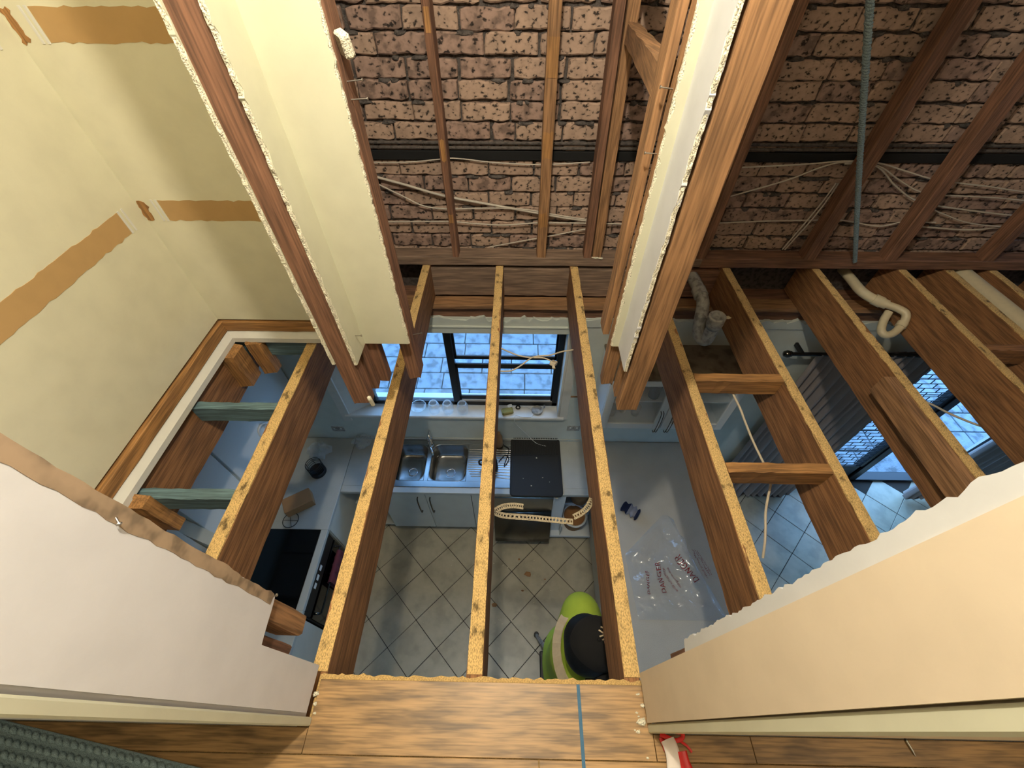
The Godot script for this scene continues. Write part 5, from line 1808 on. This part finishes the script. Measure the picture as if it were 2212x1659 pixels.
func cables():
	var z := -2.268
	var list := [
		[[Vector2(-0.80, 0.547), Vector2(-0.597, 0.549), Vector2(-0.422, 0.564), Vector2(-0.364, 0.570), Vector2(-0.283, 0.566), Vector2(-0.120, 0.550), Vector2(0.110, 0.542), Vector2(0.370, 0.555)], 0.0032, "topmost thin cable slung under the dark flashing in the lit middle"],
		[[Vector2(-0.80, 0.482), Vector2(-0.636, 0.438), Vector2(-0.422, 0.376), Vector2(-0.215, 0.337), Vector2(0.006, 0.298), Vector2(0.232, 0.258), Vector2(0.40, 0.236)], 0.007, "thick pale cable sloping down to the right across the lit bricks"],
		[[Vector2(-0.80, 0.455), Vector2(-0.649, 0.374), Vector2(-0.536, 0.317), Vector2(-0.413, 0.302), Vector2(-0.261, 0.305), Vector2(-0.127, 0.308), Vector2(0.05, 0.300), Vector2(0.232, 0.268), Vector2(0.40, 0.244)], 0.0042, "cable sagging below the thick sloping one"],
		[[Vector2(-0.80, 0.222), Vector2(-0.423, 0.227), Vector2(-0.259, 0.216), Vector2(-0.084, 0.208), Vector2(0.144, 0.224), Vector2(0.60, 0.221)], 0.0042, "level cable low on the lit bricks"],
		[[Vector2(-0.173, 0.059), Vector2(0.009, 0.098), Vector2(0.196, 0.137), Vector2(0.50, 0.205)], 0.0036, "lowest cable rising to the right from the wall plate"],
		[[Vector2(0.95, 0.528), Vector2(1.105, 0.533), Vector2(1.467, 0.552), Vector2(1.675, 0.570), Vector2(1.852, 0.562), Vector2(2.010, 0.526), Vector2(2.214, 0.480), Vector2(2.520, 0.446), Vector2(2.733, 0.420), Vector2(3.1, 0.39)], 0.004, "upper cable running over the thick post in the dark"],
		[[Vector2(1.0, 0.33), Vector2(1.140, 0.377), Vector2(1.420, 0.470), Vector2(1.563, 0.536), Vector2(1.675, 0.566), Vector2(1.857, 0.550), Vector2(2.030, 0.474), Vector2(2.224, 0.408), Vector2(2.617, 0.387), Vector2(3.0, 0.35)], 0.004, "cable climbing to the thick post and falling again beyond it"],
		[[Vector2(1.68, 0.56), Vector2(1.856, 0.546), Vector2(2.022, 0.447), Vector2(2.222, 0.361), Vector2(2.591, 0.310), Vector2(3.0, 0.27)], 0.0046, "steepest cable falling right from the thick post"],
		[[Vector2(0.95, 0.226), Vector2(1.131, 0.226), Vector2(1.438, 0.241), Vector2(1.648, 0.247), Vector2(1.861, 0.249), Vector2(2.088, 0.215), Vector2(2.215, 0.242), Vector2(2.4, 0.24)], 0.0042, "level cable low on the dark bricks behind the thick post"],
		[[Vector2(1.70, 0.46), Vector2(1.690, 0.38), Vector2(1.662, 0.253), Vector2(1.612, 0.062)], 0.0046, "left one of two cables dropping steeply beside the thick post"],
		[[Vector2(1.71, 0.46), Vector2(1.705, 0.38), Vector2(1.682, 0.253), Vector2(1.625, 0.062)], 0.0046, "right one of two cables dropping steeply beside the thick post"],
		[[Vector2(2.30, 0.33), Vector2(2.383, 0.299), Vector2(2.603, 0.240), Vector2(2.924, 0.216), Vector2(3.2, 0.22)], 0.004, "cable curving down at the right edge of the dark wall"],
		[[Vector2(2.30, 0.222), Vector2(2.369, 0.212), Vector2(2.634, 0.197), Vector2(2.838, 0.220), Vector2(3.2, 0.24)], 0.0046, "lowest cable at the right edge of the dark wall"]]
	for i in list.size():
		var pts := []
		for p in list[i][0]:
			pts.append(Vector3(p.x, p.y, z - 0.006 + 0.003 * (i % 4)))
		var b := MB.new()
		b.tube(curve(pts, 5), list[i][1], 7)
		solo("cable", b, M.cable_grey, list[i][2], "cable", pts[pts.size() / 2], "cables strung across the brick wall")


func hall_things():
	var b := MB.new()
	b.span(0.1775, 0.1865, 0.0281, 0.0290, -0.104, 0.5, 0.0003)
	solo("masking_tape", b, M.tape_blue, "narrow strip of blue tape stuck across the hall boards", "tape", Vector3(0.182, 0.028, 0.1))
	# woven rug at the left
	var t := thing("rug", "thick grey blue woven rug with a brown stripe, lower left on the hall floor", "rug", Vector3(-1.1, 0.028, 0.3))
	var o := Vector3(-1.36, 0.029, -0.004)
	var dx := Vector3(0.58, 0, 0.085).normalized()
	var dz := Vector3(-dx.z, 0, dx.x)
	var base := MB.new()
	base.obox(Transform3D(Basis(dx, Vector3.UP, dz), o + dx * 0.60 + dz * 0.30 + Vector3.UP * 0.003 - dx * 0.3), Vector3(1.4, 0.006, 0.60), 0.002)
	part("backing", base, M.rope, t)
	var rb := MB.new()
	var br := MB.new()
	var n := 60
	for r in 26:
		var brown := r == 4 or r == 5 or r == 18 or r == 19
		for k in n:
			var p := o + dx * (-0.38 + 1.36 * k / n + (0.011 if r % 2 else 0.0)) + dz * (0.012 + r * 0.0225)
			if p.x < -1.6 or p.z > 0.35:
				continue
			var tgt := br if brown else rb
			var pts := []
			for q in 5:
				var f := q / 4.0
				pts.append(p + dx * (0.020 * f) + dz * (0.010 * (f - 0.5)) + Vector3.UP * (0.005 + 0.006 * sin(f * PI)))
			tgt.tube(pts, [0.003, 0.0062, 0.0068, 0.0062, 0.003], 6, true)
	part("woven_loops", rb, M.rope, t, "", "stuff")
	part("brown_stripe", br, M.torn_paper, t, "", "stuff")
	# red and white warning ribbon
	t = thing("warning_ribbon", "torn red and white plastic warning ribbon on the hall floor at the right jamb", "ribbon", Vector3(0.41, 0.029, 0.03))
	ribbon(t, "red_loop", curve([Vector3(0.384, 0.040, -0.002), Vector3(0.400, 0.046, 0.004), Vector3(0.422, 0.044, 0.010), Vector3(0.437, 0.050, 0.004), Vector3(0.436, 0.058, -0.006), Vector3(0.420, 0.052, -0.008)], 6), 0.010, M.ribbon_red)
	ribbon(t, "red_band", curve([Vector3(0.386, 0.036, 0.004), Vector3(0.391, 0.037, 0.018), Vector3(0.394, 0.037, 0.03)], 5), 0.012, M.ribbon_red)
	ribbon(t, "white_band", curve([Vector3(0.399, 0.046, 0.008), Vector3(0.403, 0.050, 0.022), Vector3(0.406, 0.048, 0.045), Vector3(0.400, 0.044, 0.085)], 6), 0.036, M.ribbon_white)
	ribbon(t, "red_band", curve([Vector3(0.427, 0.049, 0.030), Vector3(0.430, 0.047, 0.05), Vector3(0.438, 0.044, 0.075), Vector3(0.44, 0.04, 0.11)], 6), 0.030, M.ribbon_red)
	ribbon(t, "frayed_tail", curve([Vector3(0.430, 0.045, 0.010), Vector3(0.443, 0.038, 0.016), Vector3(0.452, 0.034, 0.022), Vector3(0.460, 0.032, 0.032)], 5), 0.006, M.ribbon_red)
	# masonry nail lying on the boards
	t = thing("long_screw", "long dark screw with a bright tip lying on the hall boards at the right", "screw", Vector3(1.02, 0.03, 0.0))
	b = MB.new()
	b.tube([Vector3(1.017, 0.0315, -0.028), Vector3(1.018, 0.0315, -0.022), Vector3(1.0185, 0.0315, -0.020), Vector3(1.022, 0.0315, 0.0)], [0.0055, 0.0055, 0.003, 0.003], 8)
	part("head", b, M.black_metal, t)
	b = MB.new()
	b.tube([Vector3(1.022, 0.0312, 0.0), Vector3(1.026, 0.031, 0.02), Vector3(1.028, 0.0305, 0.031)], [0.003, 0.0027, 0.0006], 8)
	part("shank", b, M.nail_steel, t)


func ribbon(t: Node3D, called: String, pts: Array, w: float, m: Material):
	var b := MB.new()
	var rings := []
	for i in pts.size():
		var d: Vector3 = (pts[mini(i + 1, pts.size() - 1)] - pts[maxi(i - 1, 0)]).normalized()
		var s := d.cross(Vector3.UP).normalized()
		var u := s.cross(d).normalized()
		var ring := PackedVector3Array()
		var n := 6
		for j in n + 1:
			var f := float(j) / n - 0.5
			ring.append(pts[i] + s * w * f + u * (0.0004 + w * 0.10 * cos(f * PI)))
		for j in n + 1:
			var f := 0.5 - float(j) / n
			ring.append(pts[i] + s * w * f + u * (-0.0004 + w * 0.10 * cos(f * PI)))
		rings.append(ring)
	b.loft(rings, 0)
	part(called, b, m, t)


func nails():
	var list := [[Vector3(-0.389, 1.178, -1.10), Vector3(-0.349, 1.182, -1.10), "upper nail sticking out of the left jamb stud"], [Vector3(-0.389, 1.144, -1.10), Vector3(-0.347, 1.146, -1.10), "lower nail sticking out of the left jamb stud"], [Vector3(0.337, 1.172, -1.08), Vector3(0.306, 1.176, -1.08), "upper nail sticking out of the stud on the right nib"], [Vector3(0.337, 1.040, -1.08), Vector3(0.305, 1.042, -1.08), "lower nail sticking out of the stud on the right nib"], [Vector3(-0.548, 0.50, -1.0), Vector3(-0.515, 0.505, -0.995), "nail in the narrow cream board by the left corner"], [Vector3(-0.385, 0.40, -1.115), Vector3(-0.350, 0.41, -1.115), "nail low on the left jamb stud"], [Vector3(-0.541, 0.90, -0.214), Vector3(-0.533, 0.895, -0.205), "bent nail in the torn edge of the left hall board"], [Vector3(-0.541, 0.43, -0.222), Vector3(-0.537, 0.42, -0.229), "nail at the lower corner of the left hall board"]]
	for q in list:
		var b := MB.new()
		var d: Vector3 = (q[1] - q[0]).normalized()
		b.tube([q[0], q[1] - d * 0.002], 0.0016, 6)
		b.tube([q[1] - d * 0.002, q[1]], 0.0036, 8)
		solo("nail", b, M.nail_steel, q[2], "nail", q[0], "nails left in the cut timbers")
	# plaster lump clinging to the left jamb stud and one on the stud end
	var l := MB.new()
	l.obox(Transform3D(Basis(Vector3(0.3, 1, 0.2).normalized(), 0.7), Vector3(-0.368, 1.245, -1.092)), Vector3(0.022, 0.045, 0.035), 0.004)
	solo("plaster_lump", l, M.gypsum, "white lump of plaster stuck high on the left jamb stud", "plaster", Vector3(-0.368, 1.22, -1.092))
	l = MB.new()
	l.obox(Transform3D(Basis(Vector3(0.2, 1, 0.1).normalized(), 0.5), Vector3(-0.547, 0.217, -0.944)), Vector3(0.014, 0.055, 0.02), 0.004)
	solo("plaster_lump", l, M.gypsum, "white lump of plaster on the cut end of the left stud", "plaster", Vector3(-0.545, 0.2, -0.944))
	l = MB.new()
	chip(l, Vector3(0.468, 0.055, -2.17), 0.02)
	chip(l, Vector3(0.49, 0.055, -2.165), 0.014)
	solo("plaster_lump", l, M.gypsum, "crumbs of plaster on the wall plate by the right nib", "plaster", Vector3(0.47, 0.055, -2.17))


# ---------------------------------------------------------------- the worker on a step stool
# surface nets over a smooth union of tapered capsules [a, b, ra, rb, squash_axis]
func nets(st: MB, bones: Array, cell: float, k: float, sg := 0, origin := Vector3.ZERO):
	var lo := Vector3(1e9, 1e9, 1e9)
	var hi := -lo
	for q in bones:
		for e in 2:
			var r: float = q[2 + e] + k + cell * 2.0
			lo = lo.min(q[e] - Vector3(r, r, r))
			hi = hi.max(q[e] + Vector3(r, r, r))
	var n := Vector3i(((hi - lo) / cell).ceil()) + Vector3i.ONE
	var f := PackedFloat32Array()
	f.resize(n.x * n.y * n.z)
	f.fill(1.0)
	for q in bones:
		var a: Vector3 = q[0]
		var c: Vector3 = q[1]
		var ra: float = q[2]
		var rb: float = q[3]
		var pad := maxf(ra, rb) + k * 1.5 + cell * 2.0
		var mn := Vector3i(((a.min(c) - Vector3(pad, pad, pad) - lo) / cell).floor()).clamp(Vector3i.ZERO, n - Vector3i.ONE)
		var mx := Vector3i(((a.max(c) + Vector3(pad, pad, pad) - lo) / cell).ceil()).clamp(Vector3i.ZERO, n - Vector3i.ONE)
		var ac := c - a
		var l2 := maxf(ac.length_squared(), 1e-9)
		for z in range(mn.z, mx.z + 1):
			for y in range(mn.y, mx.y + 1):
				var row := (z * n.y + y) * n.x
				for x in range(mn.x, mx.x + 1):
					var p := lo + Vector3(x, y, z) * cell
					var t := clampf((p - a).dot(ac) / l2, 0.0, 1.0)
					var d := p.distance_to(a + ac * t) - lerpf(ra, rb, t)
					var o := f[row + x]
					var h := maxf(k - absf(o - d), 0.0) / k
					f[row + x] = minf(o, d) - h * h * k * 0.25
	var vid := {}
	var pts: Array[Vector3] = []
	for z in n.z - 1:
		for y in n.y - 1:
			for x in n.x - 1:
				var i0 := (z * n.y + y) * n.x + x
				var any := false
				var all := true
				for c2 in 8:
					var s := f[i0 + (c2 & 1) + ((c2 >> 1) & 1) * n.x + (c2 >> 2) * n.x * n.y] < 0.0
					any = any or s
					all = all and s
				if not any or all:
					continue
				var sum := Vector3.ZERO
				var cnt := 0
				for e in [[0, 1], [2, 3], [4, 5], [6, 7], [0, 2], [1, 3], [4, 6], [5, 7], [0, 4], [1, 5], [2, 6], [3, 7]]:
					var va := f[i0 + (e[0] & 1) + ((e[0] >> 1) & 1) * n.x + (e[0] >> 2) * n.x * n.y]
					var vb := f[i0 + (e[1] & 1) + ((e[1] >> 1) & 1) * n.x + (e[1] >> 2) * n.x * n.y]
					if (va < 0.0) != (vb < 0.0):
						var t2 := va / (va - vb)
						var pa := Vector3(e[0] & 1, (e[0] >> 1) & 1, e[0] >> 2)
						var pb := Vector3(e[1] & 1, (e[1] >> 1) & 1, e[1] >> 2)
						sum += pa.lerp(pb, t2)
						cnt += 1
				vid[Vector3i(x, y, z)] = pts.size()
				pts.append(lo + (Vector3(x, y, z) + sum / cnt) * cell)
	for key in vid:
		var c3: Vector3i = key
		var v0 := f[(c3.z * n.y + c3.y) * n.x + c3.x] < 0.0
		for ax in 3:
			var dv := Vector3i.ZERO
			dv[ax] = 1
			var c4 := c3 + dv
			var v1 := f[(c4.z * n.y + c4.y) * n.x + c4.x] < 0.0
			if v0 == v1:
				continue
			var u := Vector3i.ZERO
			u[(ax + 1) % 3] = 1
			var w := Vector3i.ZERO
			w[(ax + 2) % 3] = 1
			if not (vid.has(c3 - u) and vid.has(c3 - w) and vid.has(c3 - u - w)):
				continue
			var q0: Vector3 = pts[vid[c3 - u - w]]
			var q1: Vector3 = pts[vid[c3 - w]]
			var q2: Vector3 = pts[vid[c3]]
			var q3: Vector3 = pts[vid[c3 - u]]
			if v0:
				st.quad(q0, q1, q2, q3, sg)
			else:
				st.quad(q0, q3, q2, q1, sg)


func person():
	# standing on the stool, facing the island bench (+x); left side towards the window (-z)
	var t := thing("person", "person in a green high visibility shirt and dark cap standing under the joists", "person", Vector3(0.36, -2.215, -0.29))
	var P := func(x: float, y: float, z: float) -> Vector3:
		return Vector3(0.335 + x, -2.215 + y, -0.29 + z)
	# body: one surface, head, neck, forearms and hands in skin
	var body := MB.new()
	var bones := [
		[P.call(0.0, 0.10, -0.10), P.call(0.0, 0.48, -0.10), 0.045, 0.058], [P.call(0.0, 0.48, -0.10), P.call(-0.01, 0.88, -0.09), 0.062, 0.085],
		[P.call(0.0, 0.10, 0.10), P.call(0.0, 0.48, 0.10), 0.045, 0.058], [P.call(0.0, 0.48, 0.10), P.call(-0.01, 0.88, 0.09), 0.062, 0.085],
		[P.call(-0.01, 0.92, -0.05), P.call(-0.01, 0.92, 0.05), 0.12, 0.12], [P.call(-0.01, 0.95, 0.0), P.call(0.0, 1.28, 0.0), 0.125, 0.135],
		[P.call(0.0, 1.33, -0.10), P.call(0.0, 1.33, 0.10), 0.098, 0.098], [P.call(0.0, 1.37, -0.17), P.call(0.0, 1.37, 0.17), 0.062, 0.062],
		[P.call(0.0, 1.38, 0.0), P.call(0.02, 1.52, 0.0), 0.062, 0.055], [P.call(0.02, 1.57, 0.0), P.call(0.012, 1.625, 0.0), 0.078, 0.088], [P.call(0.06, 1.545, 0.0), P.call(0.05, 1.60, 0.0), 0.048, 0.06],
		[P.call(0.0, 1.36, -0.19), P.call(0.04, 1.08, -0.235), 0.052, 0.042], [P.call(0.04, 1.08, -0.235), P.call(0.20, 0.86, -0.19), 0.041, 0.030],
		[P.call(0.0, 1.36, 0.19), P.call(0.04, 1.08, 0.235), 0.052, 0.042], [P.call(0.04, 1.08, 0.235), P.call(0.20, 0.86, 0.19), 0.041, 0.030]]
	nets(body, bones, 0.016, 0.05)
	# face: nose, brow, ears
	var face := [[P.call(0.108, 1.60, 0.0), P.call(0.125, 1.567, 0.0), 0.010, 0.016], [P.call(0.09, 1.61, -0.035), P.call(0.09, 1.61, 0.035), 0.014, 0.014], [P.call(0.012, 1.60, -0.088), P.call(0.008, 1.565, -0.086), 0.016, 0.012], [P.call(0.012, 1.60, 0.088), P.call(0.008, 1.565, 0.086), 0.016, 0.012], [P.call(0.098, 1.528, -0.018), P.call(0.098, 1.528, 0.018), 0.010, 0.010]]
	nets(body, face, 0.006, 0.01)
	# hands
	for s in [-1.0, 1.0]:
		var hand := []
		var w: Vector3 = P.call(0.20, 0.86, 0.19 * s)
		hand.append([w, w + Vector3(0.075, -0.012, -0.01 * s), 0.026, 0.024])
		hand.append([w + Vector3(0.055, -0.01, 0.012), w + Vector3(0.085, -0.014, 0.016), 0.018, 0.016])
		hand.append([w + Vector3(0.055, -0.01, -0.018), w + Vector3(0.085, -0.014, -0.02), 0.018, 0.016])
		for fi in 4:
			var o: Vector3 = w + Vector3(0.088, -0.013, (fi - 1.5) * 0.020)
			var l: float = [0.034, 0.042, 0.040, 0.030][fi]
			hand.append([o, o + Vector3(l, -0.010, (fi - 1.5) * 0.003), 0.0095, 0.009])
			hand.append([o + Vector3(l, -0.010, (fi - 1.5) * 0.003), o + Vector3(l * 1.45, -0.034, (fi - 1.5) * 0.004), 0.009, 0.008])
		hand.append([w + Vector3(0.03, -0.006, -0.026 * s), w + Vector3(0.065, -0.018, -0.05 * s), 0.012, 0.010])
		hand.append([w + Vector3(0.065, -0.018, -0.05 * s), w + Vector3(0.095, -0.028, -0.048 * s), 0.010, 0.008])
		nets(body, hand, 0.005, 0.008)
	part("body", body, M.skin, t)
	for s in [-0.034, 0.034]:
		var e := MB.new()
		e.lathe([[0.0, -0.011], [0.008, -0.008], [0.011, 0.0], [0.008, 0.008], [0.0, 0.011]], Transform3D(Basis(), P.call(0.094, 1.592, s)), 12)
		part("eye", e, M.plain_white, t)
		e = MB.new()
		e.lathe([[0.0, -0.005], [0.004, -0.003], [0.005, 0.0], [0.004, 0.003], [0.0, 0.005]], Transform3D(Basis(), P.call(0.102, 1.592, s)), 10)
		part("pupil", e, M.black_plastic, t)
	# hair under the cap
	var hair := MB.new()
	nets(hair, [[P.call(-0.02, 1.60, -0.02), P.call(-0.02, 1.60, 0.02), 0.098, 0.098], [P.call(-0.05, 1.53, -0.03), P.call(-0.05, 1.53, 0.03), 0.055, 0.055]], 0.012, 0.03)
	part("hair", hair, M.black_plastic, t)
	# shirt
	var shirt := MB.new()
	var sb := [[P.call(-0.015, 0.93, -0.06), P.call(-0.015, 0.93, 0.06), 0.145, 0.145], [P.call(-0.012, 0.95, 0.0), P.call(0.0, 1.27, 0.0), 0.150, 0.158], [P.call(0.0, 1.32, -0.11), P.call(0.0, 1.32, 0.11), 0.115, 0.115], [P.call(0.0, 1.375, -0.165), P.call(0.0, 1.375, 0.165), 0.074, 0.074], [P.call(0.0, 1.38, -0.05), P.call(0.0, 1.38, 0.05), 0.095, 0.095],
		[P.call(0.0, 1.36, -0.185), P.call(0.04, 1.12, -0.235), 0.072, 0.060], [P.call(0.0, 1.36, 0.185), P.call(0.04, 1.12, 0.235), 0.072, 0.060], [P.call(0.0, 1.42, 0.0), P.call(0.008, 1.455, 0.0), 0.078, 0.070]]
	nets(shirt, sb, 0.014, 0.05)
	part("shirt", shirt, M.hi_vis, t)
	# reflective band over the shoulders and round the upper back: a strip laid on the shirt
	var tape := MB.new()
	var rings := []
	for i in 41:
		var a := lerpf(PI * 0.62, PI * 1.86, i / 40.0)
		var dir := Vector3(cos(a) * 0.145, 0, sin(a) * 0.205)
		var ring := PackedVector3Array()
		for e in [[1.02, 0.0], [0.80, 0.062], [0.78, 0.058], [0.98, -0.004]]:
			var q: Vector3 = P.call(dir.x * e[0] * 1.02, 1.372 + e[1], dir.z * e[0])
			q += Vector3(0, 0.004 * sin(i * 1.9), 0)
			ring.append(q)
		rings.append(ring)
	tape.loft(rings, -1)
	part("reflective_tape", tape, M.reflective, t)
	# trousers and boots
	var tr := MB.new()
	nets(tr, [[P.call(0.0, 0.10, -0.10), P.call(0.0, 0.48, -0.10), 0.068, 0.074], [P.call(0.0, 0.48, -0.10), P.call(-0.01, 0.88, -0.09), 0.076, 0.10], [P.call(0.0, 0.10, 0.10), P.call(0.0, 0.48, 0.10), 0.068, 0.074], [P.call(0.0, 0.48, 0.10), P.call(-0.01, 0.88, 0.09), 0.076, 0.10], [P.call(-0.015, 0.92, -0.05), P.call(-0.015, 0.92, 0.05), 0.136, 0.136]], 0.016, 0.03)
	part("trousers", tr, M.trousers, t)
	for s in [-0.10, 0.10]:
		var bt := MB.new()
		nets(bt, [[P.call(-0.03, 0.045, s), P.call(0.13, 0.040, s), 0.045, 0.040], [P.call(-0.01, 0.06, s), P.call(0.0, 0.13, s), 0.048, 0.052]], 0.010, 0.03)
		part("boot", bt, M.black_plastic, t)
	# cap: crown, peak, button and a pale stitched emblem
	var c: Vector3 = P.call(0.012, 1.618, 0.0)
	var cap := MB.new()
	var prof := [[0.112, -0.02], [0.116, 0.0], [0.115, 0.03], [0.104, 0.065], [0.078, 0.092], [0.045, 0.106], [0.014, 0.111], [0.0, 0.1115], [0.0, 0.106], [0.044, 0.101], [0.075, 0.087], [0.100, 0.062], [0.110, 0.028], [0.108, -0.02]]
	cap.lathe(prof, Transform3D(Basis().scaled(Vector3(1.0, 1.0, 0.90)), c), 30)
	var crown := part("cap", cap, M.hat, t)
	var pk := MB.new()
	rings = []
	for i in 13:
		var a2 := lerpf(-1.15, 1.15, i / 12.0)
		var yaw := 0.75
		var ring := PackedVector3Array()
		for e in [[0.0, 0.0], [0.5, -0.004], [1.0, -0.016], [1.0, -0.019], [0.5, -0.008], [0.0, -0.004]]:
			var r: float = 0.110 + e[0] * 0.065 * cos(a2 * 0.95)
			ring.append(c + Vector3(cos(a2 + yaw) * r, -0.012 + e[1] - 0.05 * sin(a2) ** 2 * e[0], sin(a2 + yaw) * r * 0.90))
		rings.append(ring)
	pk.loft(rings, 0)
	part("peak", pk, M.hat, crown)
	var bt2 := MB.new()
	bt2.lathe([[0.0, 0.0], [0.008, 0.0], [0.006, 0.004], [0.0, 0.005]], Transform3D(Basis(), c + Vector3(0, 0.1105, 0)), 10)
	part("button", bt2, M.hat, crown)
	var em := MB.new()
	var on := func(x: float, z: float) -> Vector3:
		# a point on the crown above (x, z), found on the profile
		var r := Vector2(x, z / 0.90).length()
		var y := 0.111
		for i in 6:
			if r <= prof[i][0] and r >= prof[i + 1][0]:
				y = lerpf(prof[i][1], prof[i + 1][1], (prof[i][0] - r) / (prof[i][0] - prof[i + 1][0]))
		return c + Vector3(x, y + 0.0012, z)
	for s in [[[0.012, -0.046], [0.030, -0.040], [0.052, -0.040]], [[0.002, -0.034], [0.022, -0.022], [0.046, -0.014]], [[0.002, -0.010], [0.016, -0.014], [0.030, -0.020]], [[0.012, 0.002], [0.024, -0.004], [0.036, -0.014]]]:
		var pts := []
		for q in s:
			pts.append(on.call(q[0], q[1]))
		em.tube(curve(pts, 4), 0.0032, 6)
	part("emblem", em, M.reflective, crown)
	em = MB.new()
	var pr := []
	for lay in 2:
		var ring := PackedVector3Array()
		for q in [[0.018, 0.006], [0.040, 0.000], [0.045, 0.022], [0.023, 0.028]]:
			ring.append(on.call(q[0], q[1]) + Vector3(0, -0.001 + 0.0025 * lay, 0))
		pr.append(ring)
	em.loft(pr)
	part("patch", em, M.skin, crown)
	# step stool
	t = thing("step_stool", "folding metal step stool under the person, grey legs with rubber feet", "step stool", Vector3(0.36, FLOOR_Y, -0.29))
	var b := MB.new()
	b.span(0.20, 0.52, -2.245, -2.217, -0.47, -0.10, 0.006)
	part("platform", b, M.black_plastic, t)
	for q in [[Vector3(0.285, -2.245, -0.44), Vector3(0.203, -2.735, -0.655)], [Vector3(0.50, -2.245, -0.44), Vector3(0.56, -2.735, -0.655)], [Vector3(0.25, -2.245, -0.12), Vector3(0.20, -2.735, 0.10)], [Vector3(0.50, -2.245, -0.12), Vector3(0.56, -2.735, 0.10)]]:
		b = MB.new()
		b.tube([q[0], q[1]], 0.016, 10)
		var lg := part("leg", b, M.pvc_grey, t)
		b = MB.new()
		b.tube([q[1] + Vector3(0, 0.03, 0), q[1] + Vector3(0, -0.022, 0)], 0.022, 10)
		part("rubber_foot", b, M.black_plastic, lg)
	b = MB.new()
	b.tube([Vector3(0.235, -2.55, -0.573), Vector3(0.535, -2.55, -0.573)], 0.012, 10)
	part("crossbar", b, M.chrome, t)
	b = MB.new()
	b.span(0.215, 0.545, -2.50, -2.48, -0.06, 0.05, 0.004)
	part("lower_step", b, M.black_plastic, t)
